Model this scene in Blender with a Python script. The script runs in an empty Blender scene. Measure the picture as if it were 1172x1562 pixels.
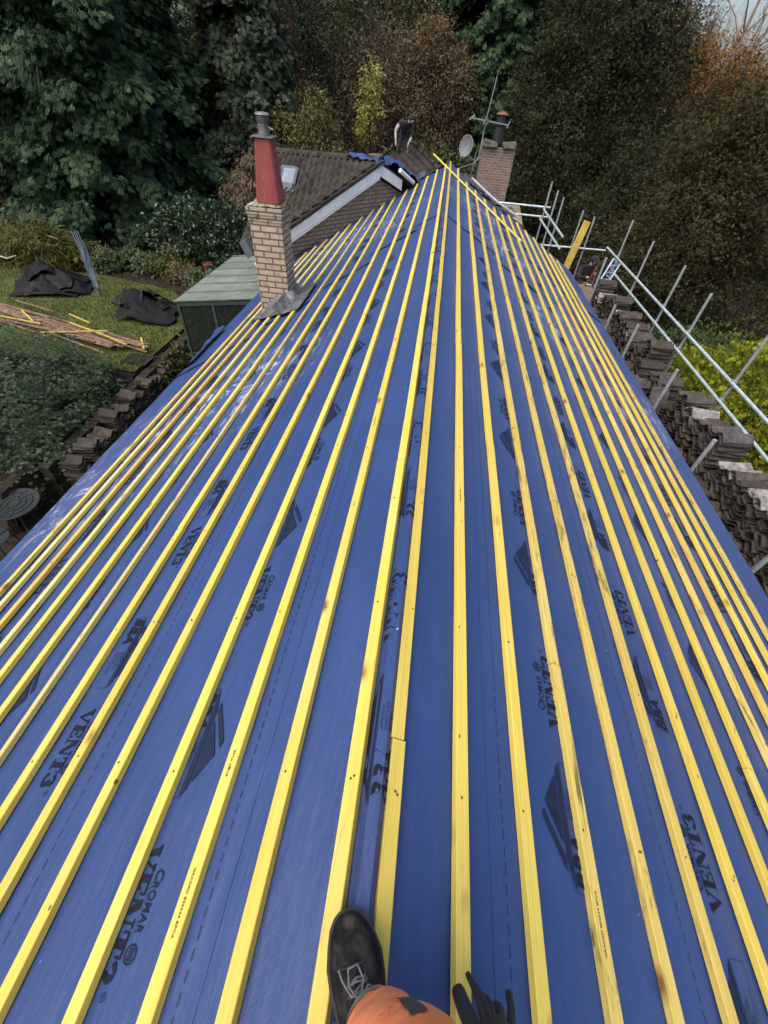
import bpy, bmesh, math, random
import numpy as np
from mathutils import Vector, Matrix, noise as mnoise
R = math.radians
rng = np.random.default_rng(7)
random.seed(7)
S = bpy.context.scene
COL = S.collection
ZR = 4.6                      # height of the ridge
TP = 0.42589                  # roof pitch
SP, CP = math.sin(TP), math.cos(TP)

# ------------------------------------------------------------------ materials
def newmat(name):
    m = bpy.data.materials.new(name); m.use_nodes = True
    nt = m.node_tree; nt.nodes.clear()
    out = nt.nodes.new('ShaderNodeOutputMaterial')
    return m, nt, out

class NT:
    def __init__(s, nt): s.nt = nt
    def n(s, t, **kw):
        nd = s.nt.nodes.new('ShaderNode' + t)
        for k, v in kw.items(): setattr(nd, k, v)
        return nd
    def l(s, a, b): s.nt.links.new(a, b)
    def val(s, sock, v):
        if hasattr(v, 'links'): s.l(v, sock)
        else: sock.default_value = v
    def math(s, op, a, b=0.0, c=None, clamp=False):
        nd = s.n('Math', operation=op, use_clamp=clamp)
        s.val(nd.inputs[0], a); s.val(nd.inputs[1], b)
        if c is not None: s.val(nd.inputs[2], c)
        return nd.outputs[0]
    def ramp(s, f, stops, interp='LINEAR'):
        nd = s.n('ValToRGB'); s.l(f, nd.inputs[0]); cr = nd.color_ramp; cr.interpolation = interp
        while len(cr.elements) < len(stops): cr.elements.new(0.5)
        for e, (p, c) in zip(cr.elements, stops):
            e.position = p; e.color = (c[0], c[1], c[2], 1) if not isinstance(c, (int, float)) else (c, c, c, 1)
        return nd.outputs[0]
    def mix(s, f, a, b, mode='MIX'):
        nd = s.n('Mix', data_type='RGBA', blend_type=mode)
        s.val(nd.inputs[0], f)
        for sock, v in ((nd.inputs[6], a), (nd.inputs[7], b)):
            if hasattr(v, 'links'): s.l(v, sock)
            else: sock.default_value = (v[0], v[1], v[2], 1)
        return nd.outputs[2]
    def noise(s, vec, scale, detail=3, rough=0.55, dist=0.0):
        nd = s.n('TexNoise'); s.l(vec, nd.inputs['Vector']); nd.inputs['Scale'].default_value = scale
        nd.inputs['Detail'].default_value = detail; nd.inputs['Roughness'].default_value = rough
        nd.inputs['Distortion'].default_value = dist
        return nd.outputs['Fac']
    def vor(s, vec, scale, feat='F1', rnd=1.0):
        nd = s.n('TexVoronoi', feature=feat); s.l(vec, nd.inputs['Vector']); nd.inputs['Scale'].default_value = scale
        nd.inputs['Randomness'].default_value = rnd
        return nd
    def mapv(s, vec, scale=(1, 1, 1), rot=(0, 0, 0), loc=(0, 0, 0)):
        nd = s.n('Mapping'); s.l(vec, nd.inputs[0]); nd.inputs['Scale'].default_value = scale
        nd.inputs['Rotation'].default_value = rot
        if hasattr(loc, 'links'): s.l(loc, nd.inputs['Location'])
        else: nd.inputs['Location'].default_value = loc
        return nd.outputs[0]
    def pos(s): return s.n('NewGeometry').outputs['Position']
    def bump(s, h, strength=0.3, dist=0.01):
        nd = s.n('Bump'); s.l(h, nd.inputs['Height']); nd.inputs['Strength'].default_value = strength
        nd.inputs['Distance'].default_value = dist
        return nd.outputs[0]
    def bsdf(s, out, col, rough=0.6, metal=0.0, normal=None, spec=0.5, **kw):
        p = s.n('BsdfPrincipled')
        if hasattr(col, 'links'): s.l(col, p.inputs['Base Color'])
        else: p.inputs['Base Color'].default_value = (*col[:3], 1)
        s.val(p.inputs['Roughness'], rough); p.inputs['Metallic'].default_value = metal
        p.inputs['Specular IOR Level'].default_value = spec
        if normal is not None: s.l(normal, p.inputs['Normal'])
        for k, v in kw.items(): s.val(p.inputs[k], v)
        s.l(p.outputs[0], out.inputs[0])
        return p

def simple(name, c, rough=0.6, metal=0.0, var=0.25, scale=6.0, bump=0.0, bscale=40.0, spec=0.5, c2=None):
    m, nt, out = newmat(name); k = NT(nt); P = k.pos()
    f = k.noise(P, scale, 5)
    a = tuple(x * (1 - var) for x in c); b = c2 if c2 else tuple(min(1, x * (1 + var)) for x in c)
    col = k.ramp(f, [(0.3, a), (0.7, b)])
    nrm = k.bump(k.noise(P, bscale, 4), 0.5, bump) if bump else None
    k.bsdf(out, col, rough, metal, nrm, spec)
    return m

def mat_membrane():
    m, nt, out = newmat('blue_membrane'); k = NT(nt); P = k.pos()
    big = k.noise(P, 1.3, 4); mid = k.noise(k.mapv(P, (1, 0.35, 1)), 7, 4)
    fine = k.noise(P, 160, 2)
    col = k.mix(k.ramp(big, [(0.3, 0.0), (0.7, 1.0)]), (0.0115, 0.034, 0.120), (0.0160, 0.044, 0.152))
    col = k.mix(k.math('MULTIPLY', k.ramp(mid, [(0.5, 0.0), (0.72, 1.0)]), 0.42), col, (0.028, 0.060, 0.182))
    col = k.mix(k.math('MULTIPLY', k.ramp(fine, [(0.35, 0.0), (0.75, 1.0)]), 0.35), col, (0.033, 0.068, 0.200))
    # scuffs of pale dust, in a few places walked over
    tot = None
    for (x, y, z, r) in ((-2.35, 3.2, 3.6, 1.2), (-1.75, 3.9, 3.85, 1.0), (-2.95, 2.2, 3.3, .8), (-1.5, 9.6, 3.9, 1.6), (1.9, 6.2, 3.8, 1.1), (1.2, 8.6, 4.05, 1.1), (2.8, 5.0, 3.35, 1.0), (0.7, 10.5, 4.3, 1.0)):
        d = k.n('VectorMath', operation='DISTANCE'); k.l(P, d.inputs[0]); d.inputs[1].default_value = (x, y, z)
        f = k.n('MapRange'); k.l(d.outputs['Value'], f.inputs[0]); f.inputs[1].default_value = r; f.inputs[2].default_value = r * .2
        tot = f.outputs[0] if tot is None else k.math('ADD', tot, f.outputs[0])
    streak = k.noise(k.mapv(P, (9, 2.2, 9), (0, 0, R(28))), 1.0, 9, 0.72, 1.4)
    s2 = k.noise(k.mapv(P, (3, 9, 3), (0, 0, R(-20))), 1.6, 8, 0.75, 1.0)
    sm = k.math('MAXIMUM', k.ramp(streak, [(0.545, 0.0), (0.64, 1.0)]), k.ramp(s2, [(0.57, 0.0), (0.67, .9)]))
    sc = k.math('MULTIPLY', k.math('MULTIPLY', sm, tot, clamp=True), 0.85)
    col = k.mix(sc, col, (0.5, 0.54, 0.62))
    film = k.math('MULTIPLY', k.math('MULTIPLY', tot, 0.10, clamp=True), k.ramp(k.noise(P, 3.0, 6, .7), [(0.4, 0.0), (0.65, 1.0)]))
    col = k.mix(film, col, (0.42, 0.45, 0.55))
    # specks of grit
    v = k.vor(P, 8.0); sp = k.ramp(v.outputs['Distance'], [(0.03, 1.0), (0.055, 0.0)])
    gate = k.ramp(k.noise(P, 2.3, 2), [(0.52, 0.0), (0.6, 1.0)])
    col = k.mix(k.math('MULTIPLY', sp, gate), col, (0.012, 0.012, 0.02))
    v2 = k.vor(k.mapv(P, loc=(3, 1, 7)), 5.0); sp2 = k.ramp(v2.outputs['Distance'], [(0.012, 1.0), (0.022, 0.0)])
    col = k.mix(k.math('MULTIPLY', sp2, 0.7), col, (0.6, 0.62, 0.66))
    # embossed dots of the fleece
    dots = k.vor(k.mapv(P, (1, 1, 1), (0, 0, R(45))), 95, rnd=0.0).outputs['Distance']
    h = k.math('ADD', k.math('MULTIPLY', dots, 0.16), k.math('ADD', k.math('MULTIPLY', k.noise(k.mapv(P, (1, .3, 1)), 14, 4), 3.0), k.math('MULTIPLY', k.noise(k.mapv(P, (1.2, .25, 1.2), (0, 0, R(8))), 4.0, 3, .5, .6), 7.0)))
    nrm = k.bump(h, 0.42, 0.006)
    k.bsdf(out, col, 0.50, 0, nrm, 0.45, **{'Sheen Weight': 0.05, 'Sheen Roughness': 0.5, 'Sheen Tint': (0.8, 0.8, 1, 1)})
    return m

def mat_batten(name, base, dark, knotdens=1.0, dirt=0.0, orange=0.0):
    m, nt, out = newmat(name); k = NT(nt); P = k.pos()
    rnd = k.n('ObjectInfo').outputs['Random']
    off = k.n('CombineXYZ'); k.l(k.math('MULTIPLY', rnd, 37.0), off.inputs[1]); k.l(k.math('MULTIPLY', rnd, 11.0), off.inputs[0])
    va = k.n('VectorMath', operation='ADD'); k.l(P, va.inputs[0]); k.l(off.outputs[0], va.inputs[1]); V = va.outputs[0]
    grain = k.noise(k.mapv(V, (90, 2.2, 90)), 1.0, 5, 0.6, 0.6)
    patch = k.noise(k.mapv(V, (3, 0.9, 3)), 1.0, 4, 0.6)
    col = k.mix(k.ramp(grain, [(0.3, 0.0), (0.75, 1.0)]), base, tuple(x * y for x, y in zip(base, (0.82, 0.74, 0.58))))
    col = k.mix(k.math('MULTIPLY', k.ramp(patch, [(0.42, 0.0), (0.72, 1.0)]), 0.55 + orange), col, dark)
    pale = k.noise(k.mapv(V, (5, 1.3, 5), loc=(5, 5, 5)), 1.0, 3)
    col = k.mix(k.math('MULTIPLY', k.ramp(pale, [(0.55, 0.0), (0.75, 1.0)]), 0.35), col, (0.72, 0.63, 0.26))
    kv = k.vor(k.mapv(V, (1.0, 0.45, 0.0)), 8.0 * knotdens)
    kn = k.ramp(kv.outputs['Distance'], [(0.06, 1.0), (0.10, 0.6), (0.19, 0.0)])
    kg = k.ramp(k.noise(V, 2.9, 2), [(0.40, 0.0), (0.52, 1.0)])
    knm = k.math('MULTIPLY', kn, kg)
    col = k.mix(knm, col, (0.23, 0.115, 0.02))
    hv = k.vor(k.mapv(V, (1, .6, 0), loc=(9, 2, 4)), 9.0)
    nail = k.ramp(hv.outputs['Distance'], [(0.035, 1.0), (0.055, 0.0)])
    col = k.mix(k.math('MULTIPLY', nail, 0.85), col, (0.035, 0.028, 0.02))
    tone = k.math('ADD', 0.86, k.math('MULTIPLY', rnd, 0.2))
    hs = k.n('HueSaturation'); k.l(col, hs.inputs['Color']); k.l(tone, hs.inputs['Value']); col = hs.outputs[0]
    d1 = k.noise(k.mapv(V, (26, 3.2, 26), loc=(1, 8, 2)), 1.0, 7, 0.7, .8)
    d2 = k.noise(k.mapv(V, (1, 1, 1)), 1.1, 2)
    dm = k.math('MULTIPLY', k.ramp(d1, [(0.60 - dirt * .06, 0.0), (0.66, 1.0)]), k.ramp(d2, [(0.55 - dirt * .2, 0.0), (0.63 - dirt * .2, 1.0)]))
    col = k.mix(k.math('MULTIPLY', dm, 0.25 + 0.6 * dirt), col, (0.05, 0.045, 0.03))
    nrm = k.bump(k.math('ADD', grain, k.math('MULTIPLY', knm, 0.4)), 0.25, 0.004)
    k.bsdf(out, col, 0.6, 0, nrm, 0.35)
    return m

def mat_brick(name, c1, c2, mortar, moss=0.0, uvscale=1.0, msize=0.010):
    m, nt, out = newmat(name); k = NT(nt); P = k.pos()
    uv = k.n('UVMap').outputs[0]
    b = k.n('TexBrick'); k.l(uv, b.inputs['Vector']); b.inputs['Scale'].default_value = uvscale
    b.inputs['Brick Width'].default_value = 0.225; b.inputs['Row Height'].default_value = 0.075
    b.inputs['Mortar Size'].default_value = msize; b.inputs['Mortar Smooth'].default_value = 0.15; b.inputs['Bias'].default_value = 0.0
    b.inputs['Color1'].default_value = (*c1, 1); b.inputs['Color2'].default_value = (*c2, 1); b.inputs['Mortar'].default_value = (*mortar, 1)
    n1 = k.noise(P, 18, 5); col = k.mix(k.math('MULTIPLY', k.ramp(n1, [(0.35, 0.0), (0.75, 1.0)]), 0.5), b.outputs['Color'], tuple(x * 0.5 for x in c1))
    st = k.noise(k.mapv(P, (2, 2, .7)), 2.0, 4)
    col = k.mix(k.math('MULTIPLY', k.ramp(st, [(0.5, 0.0), (0.75, 1.0)]), 0.45), col, tuple(x * .45 for x in c2))
    if moss:
        mz = k.noise(P, 9, 5); col = k.mix(k.math('MULTIPLY', k.ramp(mz, [(0.58, 0.0), (0.66, 1.0)]), moss), col, (0.055, 0.065, 0.02))
    h = k.math('ADD', k.math('MULTIPLY', b.outputs['Fac'], -1.0), k.math('MULTIPLY', k.noise(P, 60, 3), 0.4))
    k.bsdf(out, col, 0.9, 0, k.bump(h, 0.8, 0.008), 0.25)
    return m

def mat_leaf(name, c1, c2, c3=None, trans=0.25, rough=0.65, spec=0.15):
    """leaf colour: from leaf to leaf (island) and from clump to clump (tint attribute)"""
    m, nt, out = newmat(name); k = NT(nt)
    rnd = k.n('NewGeometry').outputs['Random Per Island']
    at = k.n('Attribute', attribute_name='tint').outputs['Fac']
    f = k.math('ADD', k.math('MULTIPLY', rnd, 0.24), k.math('MULTIPLY', at, 0.74), clamp=True)
    stops = [(0.05, c1), (0.7, c2)] + ([(0.98, c3)] if c3 else [])
    col = k.ramp(f, stops)
    p = k.n('BsdfPrincipled'); k.l(col, p.inputs['Base Color']); p.inputs['Roughness'].default_value = rough
    p.inputs['Specular IOR Level'].default_value = spec
    t = k.n('BsdfTranslucent'); k.l(col, t.inputs[0])
    mx = k.n('MixShader'); mx.inputs[0].default_value = trans
    k.l(p.outputs[0], mx.inputs[1]); k.l(t.outputs[0], mx.inputs[2]); k.l(mx.outputs[0], out.inputs[0])
    return m

M = {}
M['membrane'] = mat_membrane()
M['print'] = simple('print_ink', (0.006, 0.008, 0.018), 0.7, var=.35, scale=25, spec=.2)
M['print_soft'] = simple('print_ink_soft', (0.009, 0.015, 0.040), 0.7, var=.3, scale=25, spec=.2)
M['offcut'] = mat_batten('yellow_offcut', (0.50, 0.40, 0.10), (0.42, 0.28, 0.06), 1.0, .6)
M['nail'] = simple('nail_head', (0.06, 0.05, 0.04), .5, .4, .3, 50)
M['stamp'] = simple('stamp_ink', (0.05, 0.036, 0.016), .8, var=.4, scale=60)
M['batten'] = mat_batten('yellow_batten', (0.70, 0.57, 0.115), (0.64, 0.43, 0.045))
M['batten_dirty'] = mat_batten('yellow_batten_dirty', (0.66, 0.53, 0.14), (0.56, 0.39, 0.07), 1.0, 1.0)
M['batten_orange'] = mat_batten('yellow_batten_stained', (0.62, 0.46, 0.11), (0.48, 0.25, 0.04), 1.2, .5, .15)
M['batten_pale'] = mat_batten('yellow_batten_pale', (0.68, 0.58, 0.22), (0.54, 0.42, 0.13), 1.2, .4)
M['old_wood'] = simple('old_brown_batten', (0.13, 0.078, 0.045), .85, var=.5, scale=9, c2=(0.29, 0.19, 0.125))
M['brick_buff'] = mat_brick('buff_brick', (0.47, 0.375, 0.29), (0.39, 0.30, 0.23), (0.10, 0.07, 0.055), 0.3)
M['brick_mossy'] = mat_brick('mossy_buff_brick', (0.42, 0.36, 0.27), (0.35, 0.29, 0.21), (0.06, 0.05, 0.035), 0.85)
M['brick_red'] = mat_brick('weathered_red_brick', (0.25, 0.175, 0.14), (0.145, 0.10, 0.088), (0.30, 0.275, 0.24), 0.35)
M['brick_gable'] = mat_brick('gable_brick', (0.40, 0.325, 0.255), (0.32, 0.25, 0.19), (0.11, 0.095, 0.08), 0.1)
M['lead'] = simple('lead_sheet', (0.085, 0.095, 0.105), .5, .25, .5, 9, .008, 14, c2=(0.19, 0.20, 0.21))
M['lead_dark'] = simple('dark_lead', (0.05, 0.055, 0.065), .55, .1, .4, 9, .006, 20)
M['pot_red'] = simple('red_clay_pot', (0.22, 0.038, 0.036), .75, 0, .18, 7, .004, 60, c2=(0.27, 0.062, 0.055))
M['steel'] = simple('stainless_flue', (0.20, 0.19, 0.18), .45, .55, .35, 12)
M['galv'] = simple('galvanised_tube', (0.40, 0.43, 0.45), .42, .55, .25, 18)
M['galv_pale'] = simple('galvanised_tube_pale', (0.50, 0.60, 0.60), .42, .45, .2, 10)
M['coupler'] = simple('coupler_steel', (0.33, 0.34, 0.34), .5, .6, .3, 30)
M['rooftile'] = simple('brown_pantile', (0.022, 0.019, 0.017), .85, 0, .45, 3.5, .004, 60, .2, c2=(0.060, 0.052, 0.042))
M['rooftile_far'] = simple('dark_brown_tile', (0.042, 0.034, 0.030), .85, 0, .4, 3, .004, 60, .2)
M['white_board'] = simple('white_bargeboard', (0.66, 0.69, 0.74), .5, 0, .1, 6, c2=(0.74, 0.77, 0.80))
def mat_pot():
    m, nt, out = newmat('red_painted_pot'); k = NT(nt); P = k.pos()
    n1 = k.noise(k.mapv(P, (9, 9, 2.0)), 1.0, 6, .65); n2 = k.noise(k.mapv(P, (42, 42, 2.6)), 1.0, 5, .7); n3 = k.noise(P, 30, 5)
    col = k.mix(k.ramp(n1, [(0.3, 0.0), (0.7, 1.0)]), (0.17, 0.034, 0.032), (0.26, 0.068, 0.060))
    col = k.mix(k.math('MULTIPLY', k.ramp(n2, [(0.64, 0.0), (0.70, 1.0)]), .7), col, (0.40, 0.27, 0.24))
    col = k.mix(k.math('MULTIPLY', k.ramp(n3, [(0.60, 0.0), (0.70, 1.0)]), .5), col, (0.08, 0.03, 0.028))
    k.bsdf(out, col, .7, 0, k.bump(n3, .4, .004), .3); return m
M['pot_red'] = mat_pot()
def mat_oldtile():
    m, nt, out = newmat('old_concrete_tile'); k = NT(nt); P = k.pos(); rnd = k.n('ObjectInfo').outputs['Random']
    n1 = k.noise(P, 9, 6, .65); n2 = k.noise(P, 55, 4)
    rnd = k.math('FRACT', k.math('ADD', rnd, k.n('NewGeometry').outputs['Random Per Island']))
    a = k.mix(rnd, (0.036, 0.029, 0.026), (0.105, 0.09, 0.082))
    col = k.mix(k.ramp(n1, [(0.35, 0.0), (0.7, 1.0)]), tuple((0.03, 0.025, 0.02)), a)
    col = k.mix(k.math('MULTIPLY', k.ramp(n2, [(0.55, 0.0), (0.7, 1.0)]), .4), col, (0.20, 0.19, 0.175))
    mo = k.noise(P, 4.0, 4); col = k.mix(k.math('MULTIPLY', k.ramp(mo, [(0.56, 0.0), (0.68, 1.0)]), .7), col, (0.035, 0.035, 0.014))
    k.bsdf(out, col, .9, 0, k.bump(n2, .5, .004), .25); return m
M['oldtile'] = mat_oldtile()
M['oldtile_pale'] = simple('pale_tile', (0.13, 0.12, 0.115), .85, 0, .4, 14, .004, 60, .3, c2=(0.33, 0.31, 0.295))
M['oldtile_dark'] = simple('dark_tile', (0.045, 0.04, 0.042), .7, 0, .4, 12, .004, 60, .4, c2=(0.10, 0.09, 0.09))
M['felt'] = simple('black_felt', (0.008, 0.008, 0.010), .8, 0, .45, 4, .01, 25, .15, c2=(0.018, 0.017, 0.019))
M['felt_grey'] = simple('grey_felt', (0.018, 0.0175, 0.020), .85, 0, .4, 6, .01, 30, .15, c2=(0.036, 0.033, 0.034))
M['trunk'] = simple('bark', (0.055, 0.045, 0.033), .95, 0, .4, 5, .02, 20, .2)
M['soil'] = simple('dark_soil', (0.014, 0.012, 0.009), .95, 0, .5, 3, .02, 20, .15, c2=(0.035, 0.028, 0.020))
M['stone'] = simple('mossy_stone', (0.022, 0.020, 0.014), .95, 0, .5, 5, .03, 12, .15, c2=(0.05, 0.046, 0.03))
M['board'] = simple('scaffold_board', (0.16, 0.12, 0.08), .9, 0, .4, 7)
M['plank_yellow'] = simple('yellow_plank', (0.52, 0.36, 0.055), .7, 0, .25, 5, c2=(0.58, 0.44, 0.09))
M['black_metal'] = simple('black_metal', (0.02, 0.02, 0.022), .5, .2, .3, 8)
M['dish_grey'] = simple('dish_grey', (0.11, 0.12, 0.13), .55, .0, .25, 9)
M['aerial'] = simple('aerial_alu', (0.30, 0.32, 0.33), .45, .5, .2, 20)
M['green_frame'] = simple('dark_green_frame', (0.035, 0.05, 0.042), .5, 0, .3, 10)
def mat_poly():
    m, nt, out = newmat('green_roof_sheet'); k = NT(nt); P = k.pos()
    n1 = k.noise(P, 2.2, 5); n2 = k.noise(P, 22, 4); rnd = k.n('ObjectInfo').outputs['Random']
    col = k.mix(k.ramp(n1, [(0.35, 0.0), (0.7, 1.0)]), (0.17, 0.205, 0.175), (0.30, 0.345, 0.30))
    col = k.mix(k.math('MULTIPLY', rnd, .6), col, (0.11, 0.125, 0.10))
    col = k.mix(k.math('MULTIPLY', k.ramp(n2, [(0.58, 0.0), (0.66, 1.0)]), .7), col, (0.03, 0.035, 0.025))
    k.bsdf(out, col, .35, 0, None, .5); return m
M['poly'] = mat_poly()
def mat_glass(name, tint, rough=.08, alpha=.35):
    m, nt, out = newmat(name); k = NT(nt)
    g = k.n('BsdfGlossy'); g.inputs['Roughness'].default_value = rough; g.inputs[0].default_value = (.8, .85, .85, 1)
    d = k.n('BsdfDiffuse'); d.inputs[0].default_value = (*tint, 1)
    t = k.n('BsdfTransparent'); t.inputs[0].default_value = (.55, .62, .58, 1)
    a = k.n('MixShader'); a.inputs[0].default_value = alpha; k.l(d.outputs[0], a.inputs[2]); k.l(t.outputs[0], a.inputs[1])
    fr = k.n('LayerWeight'); fr.inputs[0].default_value = .35
    b = k.n('MixShader'); k.l(k.math('MULTIPLY', fr.outputs['Fresnel'], .5), b.inputs[0]); k.l(a.outputs[0], b.inputs[1]); k.l(g.outputs[0], b.inputs[2])
    k.l(b.outputs[0], out.inputs[0]); return m
M['glass'] = mat_glass('grimy_glass', (0.04, 0.05, 0.042))
m_, nt_, out_ = newmat('skylight_glass'); k_ = NT(nt_); k_.bsdf(out_, (0.35, 0.40, 0.46), .05, 0, None, 1.0, **{'Coat Weight': 1.0, 'Coat Roughness': .03}); M['skyglass'] = m_
M['grey_frame'] = simple('grey_window_frame', (0.13, 0.15, 0.165), .4, .3, .15, 9)
M['dryer'] = simple('dryer_alu', (0.26, 0.31, 0.37), .45, .3, .25, 15)
M['dryer_line'] = simple('washing_line', (0.30, 0.36, 0.45), .6, 0, .3, 15)
M['cast_green'] = simple('cast_dark_green', (0.006, 0.012, 0.012), .7, 0, .35, 14, .004, 60)
M['terracotta'] = simple('terracotta', (0.18, 0.07, 0.04), .85, 0, .25, 8)
M['stonegrey'] = simple('grey_cap_stone', (0.12, 0.11, 0.095), .95, 0, .4, 8, .02, 20)
M['orange'] = None
def mat_cloth(name, c, c2, scale=9, bump=.01, rough=.8):
    m, nt, out = newmat(name); k = NT(nt); P = k.pos()
    f = k.noise(P, scale, 5); w = k.noise(P, 320, 2)
    dirt = k.noise(P, 22, 5)
    col = k.mix(k.ramp(f, [(0.35, 0.0), (0.7, 1.0)]), c, c2)
    col = k.mix(k.math('MULTIPLY', k.ramp(dirt, [(0.62, 0.0), (0.72, 1.0)]), .45), col, tuple(x * .35 for x in c))
    h = k.math('ADD', k.math('MULTIPLY', w, .12), k.noise(k.mapv(P, (1, 1, 2.2)), 16, 3, .5, .8))
    k.bsdf(out, col, rough, 0, k.bump(h, .6, bump), .25, **{'Sheen Weight': .1}); return m
M['orange'] = mat_cloth('orange_work_cloth', (0.84, 0.20, 0.055), (0.90, 0.27, 0.085))
M['reflective'] = simple('grey_reflective_tape', (0.24, 0.23, 0.21), .5, 0, .25, 30)
M['black_cloth'] = mat_cloth('black_cloth', (0.012, 0.012, 0.016), (0.022, 0.022, 0.028), 9, .006)
M['navy_cloth'] = mat_cloth('navy_cloth', (0.014, 0.016, 0.024), (0.025, 0.028, 0.04), 9, .006)
M['white_cloth'] = mat_cloth('white_stripe_cloth', (0.38, 0.40, 0.43), (0.5, 0.5, 0.52), 9, .004)
M['skin'] = simple('skin', (0.42, 0.24, 0.17), .55, 0, .12, 20)
def mat_suede():
    m, nt, out = newmat('black_suede'); k = NT(nt); P = k.pos()
    f = k.noise(P, 30, 5); g = k.noise(P, 260, 3)
    col = k.mix(k.ramp(f, [(0.4, 0.0), (0.75, 1.0)]), (0.007, 0.007, 0.008), (0.017, 0.0165, 0.017))
    col = k.mix(k.math('MULTIPLY', k.ramp(g, [(0.6, 0.0), (0.75, 1.0)]), .25), col, (0.07, 0.068, 0.065))
    d = k.n('VectorMath', operation='DISTANCE'); k.l(P, d.inputs[0]); d.inputs[1].default_value = (-0.026, -0.036, 4.662)
    mk = k.n('MapRange'); k.l(d.outputs['Value'], mk.inputs[0]); mk.inputs[1].default_value = .020; mk.inputs[2].default_value = .006
    col = k.mix(k.math('MULTIPLY', mk.outputs[0], k.ramp(k.noise(P, 90, 3), [(0.3, .5), (0.6, 1.0)])), col, (0.16, 0.145, 0.125))
    d2 = k.noise(P, 14, 6, .7)
    col = k.mix(k.math('MULTIPLY', k.ramp(d2, [(0.5, 0.0), (0.68, 1.0)]), .5), col, (0.075, 0.07, 0.063))
    k.bsdf(out, col, .9, 0, k.bump(k.math('ADD', g, k.math('MULTIPLY', k.noise(P, 45, 4), 2.0)), .6, .003), .15); return m
M['suede'] = mat_suede()
M['rubber'] = simple('black_rubber', (0.010, 0.010, 0.011), .6, 0, .3, 40)
M['lace'] = simple('grey_lace', (0.12, 0.122, 0.13), .8, 0, .3, 90)
M['net_blue'] = simple('blue_painted_steel', (0.09, 0.13, 0.34), .5, .2, .35, 18, c2=(0.3, 0.36, 0.55))

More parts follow.
